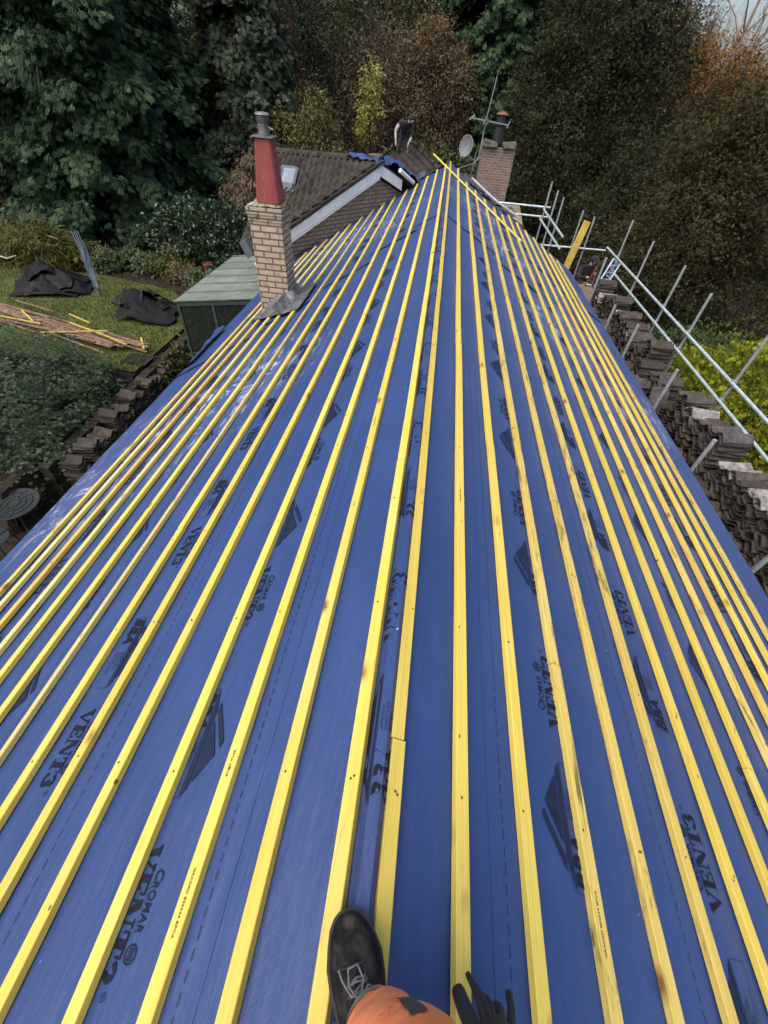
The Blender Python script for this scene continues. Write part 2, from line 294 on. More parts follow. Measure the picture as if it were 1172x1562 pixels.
# ------------------------------------------------------------------ mesh helpers
class MB:
    def __init__(s): s.v = []; s.f = []; s.m = []; s.nv = 0; s.tint = None
    def add(s, v, f, mi=0):
        v = np.asarray(v, float).reshape(-1, 3); b = s.nv
        s.v.append(v); s.nv += len(v)
        for q in f: s.f.append([b + int(i) for i in q]); s.m.append(mi)
        return s
    def box(s, c, size, rot=None, mi=0):
        hx, hy, hz = [x / 2 for x in size]
        v = np.array([[x, y, z] for z in (-hz, hz) for y in (-hy, hy) for x in (-hx, hx)])
        if rot is not None: v = v @ np.array(rot.to_3x3() if hasattr(rot, 'to_3x3') else rot).T
        return s.add(v + np.array(c), [(0, 2, 3, 1), (4, 5, 7, 6), (0, 1, 5, 4), (2, 6, 7, 3), (0, 4, 6, 2), (1, 3, 7, 5)], mi)
    def bar(s, a, b, w, h, up=(0, 0, 1), mi=0, ch=0.0):
        """rectangular bar from a to b; h along 'up' """
        a = Vector(a); b = Vector(b); d = (b - a).normalized(); u = Vector(up); sd = d.cross(u).normalized(); u = sd.cross(d).normalized()
        if ch: prof = [(-w/2+ch, -h/2), (w/2-ch, -h/2), (w/2, -h/2+ch), (w/2, h/2-ch), (w/2-ch, h/2), (-w/2+ch, h/2), (-w/2, h/2-ch), (-w/2, -h/2+ch)]
        else: prof = [(-w/2, -h/2), (w/2, -h/2), (w/2, h/2), (-w/2, h/2)]
        n = len(prof)
        v = [a + sd*x + u*y for x, y in prof] + [b + sd*x + u*y for x, y in prof]
        f = [tuple((i, (i+1) % n, n + (i+1) % n, n + i)) for i in range(n)] + [tuple(range(n-1, -1, -1)), tuple(range(n, 2*n))]
        return s.add([tuple(x) for x in v], f, mi)
    def tube(s, pts, r, n=8, cap=True, mi=0, closed=False):
        pts = [Vector(p) for p in pts]; N = len(pts); rr = r if hasattr(r, '__len__') else [r] * N
        V = []; ref = None
        for i, p in enumerate(pts):
            d = (pts[(i+1) % N] - pts[i-1]) if closed else (pts[min(i+1, N-1)] - pts[max(i-1, 0)])
            d.normalize()
            if ref is None:
                ref = Vector((0, 0, 1)) if abs(d.z) < .9 else Vector((1, 0, 0))
            sd = d.cross(ref).normalized(); up = sd.cross(d).normalized(); ref = up
            for j in range(n):
                a = 2 * math.pi * j / n; V.append(tuple(p + (sd * math.cos(a) + up * math.sin(a)) * rr[i]))
        F = []
        for i in range(N if closed else N - 1):
            i2 = (i + 1) % N
            for j in range(n): F.append((i*n + j, i*n + (j+1) % n, i2*n + (j+1) % n, i2*n + j))
        if cap and not closed: F += [tuple(range(n-1, -1, -1)), tuple((N-1)*n + j for j in range(n))]
        return s.add(V, F, mi)
    def lathe(s, c, prof, n=20, mi=0):
        V = [(c[0] + r*math.cos(2*math.pi*j/n), c[1] + r*math.sin(2*math.pi*j/n), c[2] + z) for r, z in prof for j in range(n)]
        F = [(i*n+j, i*n+(j+1) % n, (i+1)*n+(j+1) % n, (i+1)*n+j) for i in range(len(prof)-1) for j in range(n)]
        F += [tuple(range(n-1, -1, -1)), tuple((len(prof)-1)*n+j for j in range(n))]
        return s.add(V, F, mi)
    def poly(s, pts, thick, nrm, mi=0):
        n = len(pts); nv = np.array(nrm, float); nv /= np.linalg.norm(nv); P = np.array(pts, float)
        return s.add(np.vstack([P, P - nv*thick]), [tuple(range(n)), tuple(range(2*n-1, n-1, -1))] + [(i, n+i, n+(i+1) % n, (i+1) % n) for i in range(n)], mi)
    def grid(s, fn, nu, nv, mi=0, thick=None):
        V = [fn(i/(nu-1), j/(nv-1)) for j in range(nv) for i in range(nu)]
        F = [(j*nu+i, j*nu+i+1, (j+1)*nu+i+1, (j+1)*nu+i) for j in range(nv-1) for i in range(nu-1)]
        s.add(V, F, mi)
        if thick:
            W = np.array(V) - np.array(thick); s.add(W, [tuple(reversed(f)) for f in F], mi)
        return s
    def build(s, name, mats, parent=None, smooth=False, uv=False, origin=None, auto=None):
        V = np.concatenate(s.v) if s.v else np.zeros((0, 3))
        if origin is None:
            lo, hi = V.min(0), V.max(0); origin = np.array([(lo[0]+hi[0])/2, (lo[1]+hi[1])/2, lo[2]])
        origin = np.array(origin, float)
        me = bpy.data.meshes.new(name)
        me.from_pydata((V - origin).tolist(), [], s.f)
        mats = mats if isinstance(mats, (list, tuple)) else [mats]
        for m in mats: me.materials.append(m)
        if len(mats) > 1: me.polygons.foreach_set('material_index', s.m)
        if smooth: me.polygons.foreach_set('use_smooth', [True] * len(me.polygons))
        if uv: auto_uv(me, origin)
        me.update(); me.validate()
        return link(name, me, origin, parent)

def link(name, me, origin, parent=None):
    o = bpy.data.objects.new(name, me); COL.objects.link(o)
    loc = Vector(origin)
    if parent is not None:
        o.parent = parent; loc = loc - world_loc(parent)
    o.location = loc
    return o
def world_loc(o):
    l = Vector(o.location)
    while o.parent: o = o.parent; l += Vector(o.location)
    return l
def auto_uv(me, origin):
    uvl = me.uv_layers.new(name='UVMap')
    O = Vector(origin)
    for p in me.polygons:
        n = p.normal
        t = Vector((-n.y, n.x, 0)) if abs(n.z) < .8 else Vector((1, 0, 0)); t.normalize()
        b = Vector((0, 0, 1)) if abs(n.z) < .8 else Vector((0, 1, 0))
        for li in p.loop_indices:
            co = me.vertices[me.loops[li].vertex_index].co + O
            uvl.data[li].uv = (co.dot(t) + (0.11 if abs(n.x) > abs(n.y) else 0), co.dot(b))
def empty(name, loc):
    o = bpy.data.objects.new(name, None); COL.objects.link(o); o.location = loc; o.empty_display_size = .2
    return o
def tag(o, label=None, cat=None, group=None, kind=None):
    if label: o['label'] = label
    if cat: o['category'] = cat
    if group: o['group'] = group
    if kind: o['kind'] = kind
    return o
def thing(name, loc, label, cat, group=None):
    return tag(empty(name, loc), label, cat, group)
def smooth_by_angle(o, ang=40):
    me = o.data
    me.polygons.foreach_set('use_smooth', [True] * len(me.polygons))
    bm = bmesh.new(); bm.from_mesh(me); a = R(ang)
    for e in bm.edges:
        if len(e.link_faces) == 2 and e.calc_face_angle(0) > a: e.smooth = False
    bm.to_mesh(me); bm.free()

# ------------------------------------------------------------------ roof maths
def rp(side, u, Y, off=0.0):
    """point on the roof: u metres down the slope from the ridge, off above batten-top plane"""
    return (side * (u*CP + off*SP), Y, ZR - u*SP + off*CP)
def interp(x, pts):
    xs, ys = zip(*pts); return float(np.interp(x, xs, ys))
def end_left(X): return interp(X, [(0, 13.9), (.69, 13.4), (1.83, 12.1), (2.5, 10.8), (3.3, 9.6)])
def end_right(X): return interp(X, [(0, 14.65), (.3, 14.3), (.55, 13.25), (1.4, 12.45), (1.75, 12.75), (3.3, 11.35)])
Y0 = -2.6
def disp(side, u, Y):
    """sag of the underlay between rafters, never above the batten undersides"""
    a = mnoise.noise(Vector((side*3.1 + u*1.6, Y*1.1, 4.2)))
    b = mnoise.noise(Vector((side*7.7 + u*6.0, Y*2.2, 1.2)))
    r = math.sin(Y*2*math.pi/0.6)
    return -0.0085 + 0.0038*a + 0.0024*b + 0.0018*r
def mem(side, u, Y, lift=0.0):
    return rp(side, u, Y, -0.0255 + disp(side, u, Y) + lift)

# ------------------------------------------------------------------ the house with its underlay
house = thing('house', (0, 4, -0.5), 'long house with its roof stripped and covered in printed blue underlay', 'house')
w = MB()
wx = 3.05
def wall_prism(mb, pts, z0, z1):
    n = len(pts); V = [(x, y, z0) for x, y in pts] + [(x, y, z1) for x, y in pts]
    mb.add(V, [tuple(range(n-1, -1, -1)), tuple(range(n, 2*n))] + [(i, (i+1) % n, n+(i+1) % n, n+i) for i in range(n)])
wall_prism(w, [(-wx, -2.4), (wx, -2.4), (wx, 11.2), (1.4, 12.2), (0, 13.7), (-1.8, 11.9), (-wx, 9.8)], -0.5, 3.02)
w.build('wall', M['brick_buff'], house, uv=True)
w = MB()   # timbers and eaves boards carrying the underlay
for s in (-1, 1):
    a = rp(s, 3.44, Y0+.1, -.10); b = rp(s, 3.44, (end_left if s < 0 else end_right)(3.44*CP)-.15, -.10)
    w.bar(a, b, .022, .13)
w.build('fascia', simple('dark_fascia', (0.05, 0.04, 0.035), .7), house)

def make_sheet(side, u0, u1, ya, yb_fn, level, lip=False, wave=0.0, ripple=0.012):
    """one run of underlay; lower edge laps over the next course"""
    mb = MB(); nu = max(4, int((u1-u0)/.075)+1)
    yend = max(yb_fn(u0), yb_fn(u1)); ny = max(8, int((yend-ya)/.16)+1)
    def fn(a, b):
        u = u0 + a*(u1-u0)
        Ye = yb_fn(u); Y = ya + b*(Ye-ya)
        up = 0.0016*level
        if a > .999: up += .0035 + .004*abs(mnoise.noise(Vector((Y*1.7, side*4, level))))
        if lip and b < 1e-6: up += .006 + ripple*abs(mnoise.noise(Vector((u*5, level*3.3, side))))*1.5
        elif lip and b < 1.5/ny: up += .004
        uu = u + (wave*mnoise.noise(Vector((Y*.8, 3.3, level*1.0))) if a > .999 else 0)
        return mem(side, uu, Y, up)
    mb.grid(fn, nu, ny)
    return mb
# motifs of the print, flat in (a along the reading direction, b up the slope)
def text_mesh(body, size, offset=0.0, sx=1.0, shear=0.0, sp=1.0):
    cu = bpy.data.curves.new('txt', 'FONT'); cu.body = body; cu.size = size; cu.offset = offset; cu.shear = shear
    cu.space_character = sp; cu.resolution_u = 3
    o = bpy.data.objects.new('txt', cu); COL.objects.link(o)
    dg = bpy.context.evaluated_depsgraph_get(); me = bpy.data.meshes.new_from_object(o.evaluated_get(dg))
    v = np.array([tuple(x.co) for x in me.vertices]); f = [tuple(p.vertices) for p in me.polygons]
    bpy.data.objects.remove(o); bpy.data.curves.remove(cu); bpy.data.meshes.remove(me)
    v[:, 0] *= sx
    return v, f
def ring(c, rx, ry, t, n=22):
    V = []; F = []
    for i in range(n):
        a = 2*math.pi*i/n; V += [(c[0]+rx*math.cos(a), c[1]+ry*math.sin(a), 0), (c[0]+(rx-t)*math.cos(a), c[1]+(ry-t)*math.sin(a), 0)]
    for i in range(n):
        j = (i+1) % n; F.append((2*i, 2*j, 2*j+1, 2*i+1))
    return V, F
def rect(x0, y0, x1, y1): return [(x0, y0, 0), (x1, y0, 0), (x1, y1, 0), (x0, y1, 0)], [(0, 1, 2, 3)]
def quad(*p): return [(x, y, 0) for x, y in p], [tuple(range(len(p)))]
def slab_letters():
    """bold slab-serif VENT3 in a box 0.31 x 0.07"""
    mb = MB(); h = .070
    def R_(*a): mb.add(*rect(*a))
    def Q(*p): mb.add(*quad(*p))
    # V
    Q((.004, h-.006), (.026, h-.006), (.040, .0), (.033, .0)); Q((.036, .004), (.040, .0), (.060, h-.006), (.054, h-.006))
    R_(.0, h-.006, .030, h); R_(.046, h-.006, .066, h)
    # E
    x = .068; R_(x+.005, .006, x+.024, h-.006); R_(x, 0, x+.052, .006); R_(x, h-.006, x+.052, h); R_(x+.024, .031, x+.038, .037); R_(x+.038, .024, x+.042, .046)
    R_(x+.046, .006, x+.052, .022); R_(x+.046, h-.022, x+.052, h-.006)
    # N
    x = .125; R_(x+.006, .005, x+.011, h-.005); R_(x, 0, x+.020, .005); Q((x, h), (x+.024, h), (x+.058, .0), (x+.046, .0)); R_(x+.053, .0, x+.058, h-.005); R_(x+.044, h-.005, x+.066, h)
    # T
    x = .195; R_(x+.018, .006, x+.038, h-.006); R_(x+.008, 0, x+.048, .006); R_(x, h-.006, x+.056, h); R_(x, h-.024, x+.006, h-.006); R_(x+.050, h-.024, x+.056, h-.006)
    # 3
    x = .256; cx = x+.020
    def arc(c, r0x, r0y, r1x, r1y, a0, a1, n=9):
        V = []; F = []
        for i in range(n+1):
            a = R(a0+(a1-a0)*i/n); V += [(c[0]+r0x*math.cos(a), c[1]+r0y*math.sin(a), 0), (c[0]+r1x*math.cos(a), c[1]+r1y*math.sin(a), 0)]
        for i in range(n): F.append((2*i, 2*i+1, 2*i+3, 2*i+2))
        mb.add(V, F)
    arc((cx, .052), .023, .018, .006, .012, 160, -90); arc((cx, .0195), .027, .0195, .008, .013, 90, -165)
    V, F = ring((x-.003+.008, .056), .006, .006, .006, 10); mb.add(V, F); V, F = ring((x+.003, .015), .007, .007, .007, 10); mb.add(V, F)
    V, F = ring((.320, .062), .009, .009, .0016, 14); mb.add(V, F); v, f = text_mesh('R', .012); mb.add(v + np.array([.3165, .0578, 0]), f)
    return mb
def motif_text():
    mb = slab_letters()
    v, f = text_mesh('C', .046, .0001, .9); mb.add(v + np.array([.055, .084, 0]), f)
    v, f = text_mesh('ROMAR', .037, .0001, .86, 0, 1.04); mb.add(v + np.array([.083, .084, 0]), f)
    V, F = ring((.236, .099), .021, .021, .003); mb.add(V, F)
    V, F = ring((.236, .099), .017, .017, .0012); mb.add(V, F)
    for i in range(5): mb.add(*rect(.224+i*.0052, .090, .2268+i*.0052, .108))
    mb.add(*rect(.09, .0785, .215, .0797))
    return mb
def motif_logo():
    soft = MB()
    soft.add(*quad((0, .0), (.37, .0), (.338, .021), (.085, .021)))
    soft.add(*quad((.048, .0265), (.183, .103), (.200, .103), (.212, .0965), (.088, .0265)))
    soft.add(*quad((.118, .0275), (.324, .0275), (.234, .087)))
    hard = MB()
    v, f = text_mesh('BBA', .078, .0028, 1.02, .25, 1.02); hard.add(v + np.array([.004, -.062, 0]), f)
    for i, t in enumerate(('APPROVAL', 'INSPECTION', 'TESTING', 'CERTIFICATION')):
        v, f = text_mesh(t, .0145, 0, 1.0, 0, 1.1); hard.add(v + np.array([.195, -.019-.0145*i, 0]), f)
    t = .0012
    for r in ((0, -.072, .37, -.072+t), (0, -.004, .37, -.004+t), (0, -.072, t, -.004), (.37-t, -.072, .37, -.004)): hard.add(*rect(*r))
    return soft, hard
def bisected(mb, step=.05):
    me = bpy.data.meshes.new('t'); me.from_pydata(np.concatenate(mb.v).tolist(), [], mb.f)
    bm = bmesh.new(); bm.from_mesh(me)
    for ax, lim in ((0, .4), (1, .15)):
        x = -.1
        while x < lim:
            n = [0, 0, 0]; n[ax] = 1; c = [0, 0, 0]; c[ax] = x
            bmesh.ops.bisect_plane(bm, geom=bm.verts[:]+bm.edges[:]+bm.faces[:], plane_co=c, plane_no=n); x += step
    bmesh.ops.triangulate(bm, faces=[f for f in bm.faces if len(f.verts) > 4])
    bm.verts.index_update()
    v = np.array([tuple(x.co) for x in bm.verts]); f = [tuple(q.index for q in p.verts) for p in bm.faces]
    bm.free(); bpy.data.meshes.remove(me)
    return v, f
MT = bisected(motif_text()); _s, _h = motif_logo(); MS = bisected(_s); MH = bisected(_h)
PER = 1.10
def rowprints(par, side, ubase, logo0, text0, y0, yend, lift=0.0):
    """logo and lettering by turns along the roll; reading direction is +Y on the right slope, -Y on the left"""
    for kind, s0 in (('logo', logo0), ('text', text0)):
        k0 = int(math.floor((y0 - s0)/PER)) - 1
        for k in range(k0, k0+40):
            st = s0 + k*PER
            lo, hi = (st, st+.38) if side > 0 else (st-.38, st)
            if lo < y0+.05 or hi > yend-.08: continue
            jit = .004*math.sin(k*7.3)
            mb = MB()
            for (v, f), mi in (((MS, 1), (MH, 0)) if kind == 'logo' else ((MT, 0),)):
                out = []
                for a, b, _ in v:
                    if kind == 'logo': b = b + .055
                    Y = st + a*(1 if side > 0 else -1); u = ubase - b + jit
                    sd, uu = side, u
                    if u < 0: sd, uu = -side, -u
                    if ubase > .2: out.append(mem(sd, uu, Y, .0040 + lift))
                    else:
                        q = ridge_pt(u*side, Y, .0022); out.append((q[0]*(1+.10*(abs(q[0]) > .0155 and abs(q[0]) < .04)), q[1], q[2]))
                mb.add(out, f, mi)
            if Y0 > st+.5 or st < -.75: continue
            mb.build('printed_logo' if kind == 'logo' else 'printed_lettering', [M['print'], M['print_soft']], par)
def dashes(mb, side, u, y0, yend):
    y = y0
    while y < yend-.1:
        l = .022 + .01*random.random()
        mb.add([mem(side, u, y, .0036), mem(side, u, y+l, .0036), mem(side, u+.0022, y+l, .0036), mem(side, u+.0022, y, .0036)], [(0, 1, 2, 3) if side < 0 else (3, 2, 1, 0)])
        y += l + .014
# ridge piece: folded over the ridge board so that it stands up between the two ridge battens
def ridge_pt(x, Y, lift=0.0):
    ax = abs(x); s = 1 if x >= 0 else -1
    wob = .0015*mnoise.noise(Vector((Y*2.3, 7, 0)))
    if ax < .016: z = ZR + .004 + wob; xx = x
    elif ax < .030: t = (ax-.016)/.014; z = ZR + .004 + wob - t*.030; xx = x
    else:
        p = mem(s, ax, Y); t = min(1, (ax-.030)/.02); z = (ZR-.026)*(1-t)+p[2]*t; xx = p[0]*t + x*(1-t)
    return (xx, Y, z+lift)
def yl(u): return end_left(max(0, u)*CP) - .02
def yr(u): return end_right(max(0, u)*CP) - .02
RIDGE_LAP = 8.2
rsheets = []
for ya, yb, lv, lp in ((Y0, RIDGE_LAP+.12, 5, False), (RIDGE_LAP, None, 5, True)):
    mb = MB(); us = [-.5, -.42, -.34, -.26, -.19, -.12, -.075, -.05, -.036, -.030, -.023, -.016, -.005, .005, .016, .023, .030, .036, .05, .075, .12, .19, .26, .34, .42, .5]
    ny = int(((yb or 13.8)-ya)/.14)
    def fn(a, b):
        x = us[int(round(a*(len(us)-1)))]; e = yb if yb else (yl(-x) if x < 0 else yr(x))
        Y = ya + b*(e-ya)
        if lp and b < .01: Y -= abs(x)*.55
        l = .007 + (.012*abs(mnoise.noise(Vector((x*6, ya, 2))))+.006 if lp and b < .001 else 0) - (0 if lp else .0035)
        return ridge_pt(x, Y, l if abs(x) > .02 else l*.3)
    mb.grid(fn, len(us), ny)
    o = mb.build('roof_membrane', M['membrane'], house, smooth=True); smooth_by_angle(o, 28); rsheets.append(o)
rowprints(rsheets[0], 1, .035, .205, .70, Y0, RIDGE_LAP)
rowprints(rsheets[1], 1, .035, .205, .70, RIDGE_LAP, 13.8)
for sd_, ud_ in ((1, .474), (-1, .479)):
    dm = MB(); dashes(dm, sd_, ud_, Y0, 8); dm.v = [x + np.array([0, 0, .0062]) for x in dm.v]; dm.build('printed_dashes', M['print'], rsheets[0])

ROWS = {(-1, 0): [(.787, .553, .061)], (-1, 1): [(1.468, .941, .482)], (-1, 2): [(2.09, .76, 1.30)], (-1, 3): [(2.67, .93, .42)],
        (1, 0): [(.810, .110, .600)], (1, 1): [(1.488, .757, .139)], (1, 2): [(2.08, -.03, .47)], (1, 3): [(2.665, .24, .73)]}
DASH = {(-1, 0): [], (-1, 1): [1.205], (-1, 2): [1.86, 1.89], (-1, 3): [], (1, 0): [], (1, 1): [1.22], (1, 2): [1.80, 1.835], (1, 3): [3.36]}
BOUNDS = [(.42, 1.16), (1.06, 1.88), (1.78, 2.52), (2.42, 3.53)]
LAPS = {(-1, 0): 7.6, (-1, 1): 6.7, (-1, 2): 5.9, (-1, 3): 5.3, (1, 0): 8.0, (1, 1): 7.4, (1, 2): 9.2, (1, 3): 8.6}
for side in (-1, 1):
    yf = yl if side < 0 else yr
    for i, (u0, u1) in enumerate(BOUNDS):
        lap = LAPS[(side, i)]
        sk = .55 if side < 0 else .3
        near = make_sheet(side, u0, u1, Y0, lambda u: lap + .15 - sk*(u-u0), 3-i, wave=.012)
        so = near.build('roof_membrane', M['membrane'], house, smooth=True)
        far = MB(); nu = int((u1-u0)/.075)+1; ny = int((yf(u0)-lap)/.16)+2
        def fn(a, b, u0=u0, u1=u1, lap=lap, i=i):
            u = u0 + a*(u1-u0); ys = lap - sk*(u-u0); Y = ys + b*(yf(u)-ys)
            up = .0016*(3-i) + .0022
            if b < .001: up += .010 + .016*abs(mnoise.noise(Vector((u*5, i*3.3, side*2))))
            elif b < 1.3/ny: up += .003
            return mem(side, u, Y, up)
        far.grid(fn, nu, ny)
        fo = far.build('roof_membrane', M['membrane'], house, smooth=True)
        for (ub, l0, t0) in ROWS[(side, i)]:
            for tgt, ya, yb in ((so, Y0, lap-.5), (fo, lap+.1, yf(ub))):
                rowprints(tgt, side, ub, l0, t0, ya, yb, .0016*(3-i)*.95 + (.0024 if tgt is fo else 0))
        if DASH[(side, i)]:
            dm = MB()
            for ud in DASH[(side, i)]:
                dm = MB(); dashes(dm, side, ud, Y0, lap-.6); dm.v = [x + np.array([0, 0, .0016*(3-i)]) for x in dm.v]
                dm.build('printed_dashes', M['print'], so)

# ------------------------------------------------------------------ battens
ORD = ['ridge', 'first', 'second', 'third', 'fourth', 'fifth', 'sixth', 'seventh', 'eighth', 'ninth', 'tenth', 'eleventh', 'twelfth', 'thirteenth']
UL = [(.079, 0), (.312, -.003), (.540, -.002), (.782, -.005), (1.056, -.010), (1.304, -.002), (1.556, -.006), (1.80, -.006), (2.026, -.004), (2.262, 0), (2.472, 0), (2.688, 0), (2.89, 0), (3.052, 0)]
UR = [(.060, 0), (.298, 0), (.549, 0), (.806, -.002), (1.058, 0), (1.314, .001), (1.566, -.003), (1.80, .003), (2.025, .003), (2.260, .003), (2.475, .006), (2.68, .010), (2.86, .010), (3.065, .005)]
ENDL = [14.0, 13.75, 13.3, 12.95, 12.65, 12.35, 12.05, 11.75, 11.45, 11.1, 10.75, 10.4, 10.1, 9.85]
ENDR = [14.57, 14.3, 13.0, 12.75, 12.5, 12.25, 12.1, 12.78, 12.5, 12.28, 12.1, 11.8, 11.5, 11.33]
def make_batten(side, u0, du, yend, mat, label, width=.046, h=.0255, seed=0):
    mb = MB(); rnd = random.Random(seed)
    joints = [Y0]; y = Y0 + 1.0 + rnd.random()*4
    while y < yend-1.2: joints.append(y); y += 3.6 + rnd.random()*1.2
    joints.append(yend)
    for a, b in zip(joints[:-1], joints[1:]):
        off = (rnd.random()-.5)*.007; n = max(2, int((b-a)/.3)+1); V = []
        ch = .0022; hw = width/2
        prof = [(-hw+ch, 0), (hw-ch, 0), (hw, -ch), (hw, -h), (-hw, -h), (-hw, -ch)]
        for i in range(n):
            Y = a + (b-.003-a)*i/(n-1)
            u = u0 + du*min(Y, 4) + off + .0045*mnoise.noise(Vector((Y*.6, seed*1.7, 0)))
            dz = .0012*mnoise.noise(Vector((Y*1.1, seed*2.3, 5)))
            for x, z in prof: V.append(rp(side, u+x, Y, z+dz))
        m = len(prof)
        F = [(i*m+j, (i+1)*m+j, (i+1)*m+(j+1) % m, i*m+(j+1) % m) for i in range(n-1) for j in range(m)]
        if side < 0: F = [tuple(reversed(f)) for f in F]
        e = [tuple(range(m)), tuple((n-1)*m+j for j in range(m-1, -1, -1))]
        if side < 0: e = [tuple(reversed(f)) for f in e]
        mb.add(V, F+e)
    yn = -.36 + .05*rnd.random()
    while yn < min(yend, 9):
        for k_ in range(2 if rnd.random() < .3 else 1):
            uu = u0 + du*min(yn, 4) + rnd.uniform(-.010, .010); yy = yn + rnd.uniform(-.012, .012)
            q = [rp(side, uu + .0042*math.cos(t_*math.pi/3), yy + .0042*math.sin(t_*math.pi/3), .0018) for t_ in range(6)]
            mb.add(q, [tuple(range(6)) if side > 0 else tuple(range(5, -1, -1))], 1)
        yn += .6
    o = mb.build('roof_batten', [M[mat], M['nail']])
    for st_, tx in {(-1, 2): ((.02, 'GRADED BS5534 BPCA'), (.33, 'BPCA 25X38')), (-1, 1): ((2.3, 'GRADED BS5534'),), (1, 3): ((-.02, 'GRADED BS5534 BPCA'),), (1, 1): ((1.6, 'GRADED 25X38'),)}.get((side, seed % 50), ()):
        v, f = text_mesh(tx, .0105, .0002, 1.3, 0, 1.08); q = [rp(side, u0 + du*st_ + .004 - b_, st_ + (a_ if side > 0 else -a_), .0012) for a_, b_, _ in v]
        sm = MB(); sm.add(q, f); sm.build('grade_stamp', M['stamp'], o)
    return tag(o, label, 'batten', 'yellow battens nailed along the roof')
for side, us, ends, where in ((-1, UL, ENDL, 'on the brick-chimney slope'), (1, UR, ENDR, 'on the scaffold slope')):
    for i, ((u0, du), ye) in enumerate(zip(us, ends)):
        if side < 0: mat = 'batten_orange' if i in (11,) else 'batten_pale' if i in (7, 10, 12) else 'batten_dirty' if i == 13 else 'batten'
        else: mat = 'batten_dirty' if i in (3, 4, 5, 9, 13) else 'batten_orange' if i == 10 else 'batten'
        wd = .030 if (side < 0 and i == 7) else .046
        if i == 0: lb = 'yellow ridge batten under the black boot ' + where if side < 0 else 'yellow ridge batten ' + where
        else:
            kind = {'batten_orange': 'orange-stained yellow', 'batten_pale': 'pale yellow', 'batten_dirty': 'dirt-marked yellow', 'batten': 'clean yellow'}[mat]
            lb = f'{kind} batten, {ORD[i]} down from the ridge batten, {where}' if i < 13 else f'{kind} batten nearest the eaves {where}'
        make_batten(side, u0, du, ye, mat, lb, wd, seed=i+(50 if side > 0 else 0))
mb = MB(); a = Vector((-.40, 13.4, 4.80)); b = Vector(rp(1, 1.86, 10.3, .016)); mb.bar(a, b, .046, .024, up=(.3, 0, 1), ch=.002)
tag(mb.build('roof_batten', M['batten']), 'loose yellow batten lying diagonally across the other battens near the far ridge end', 'batten')

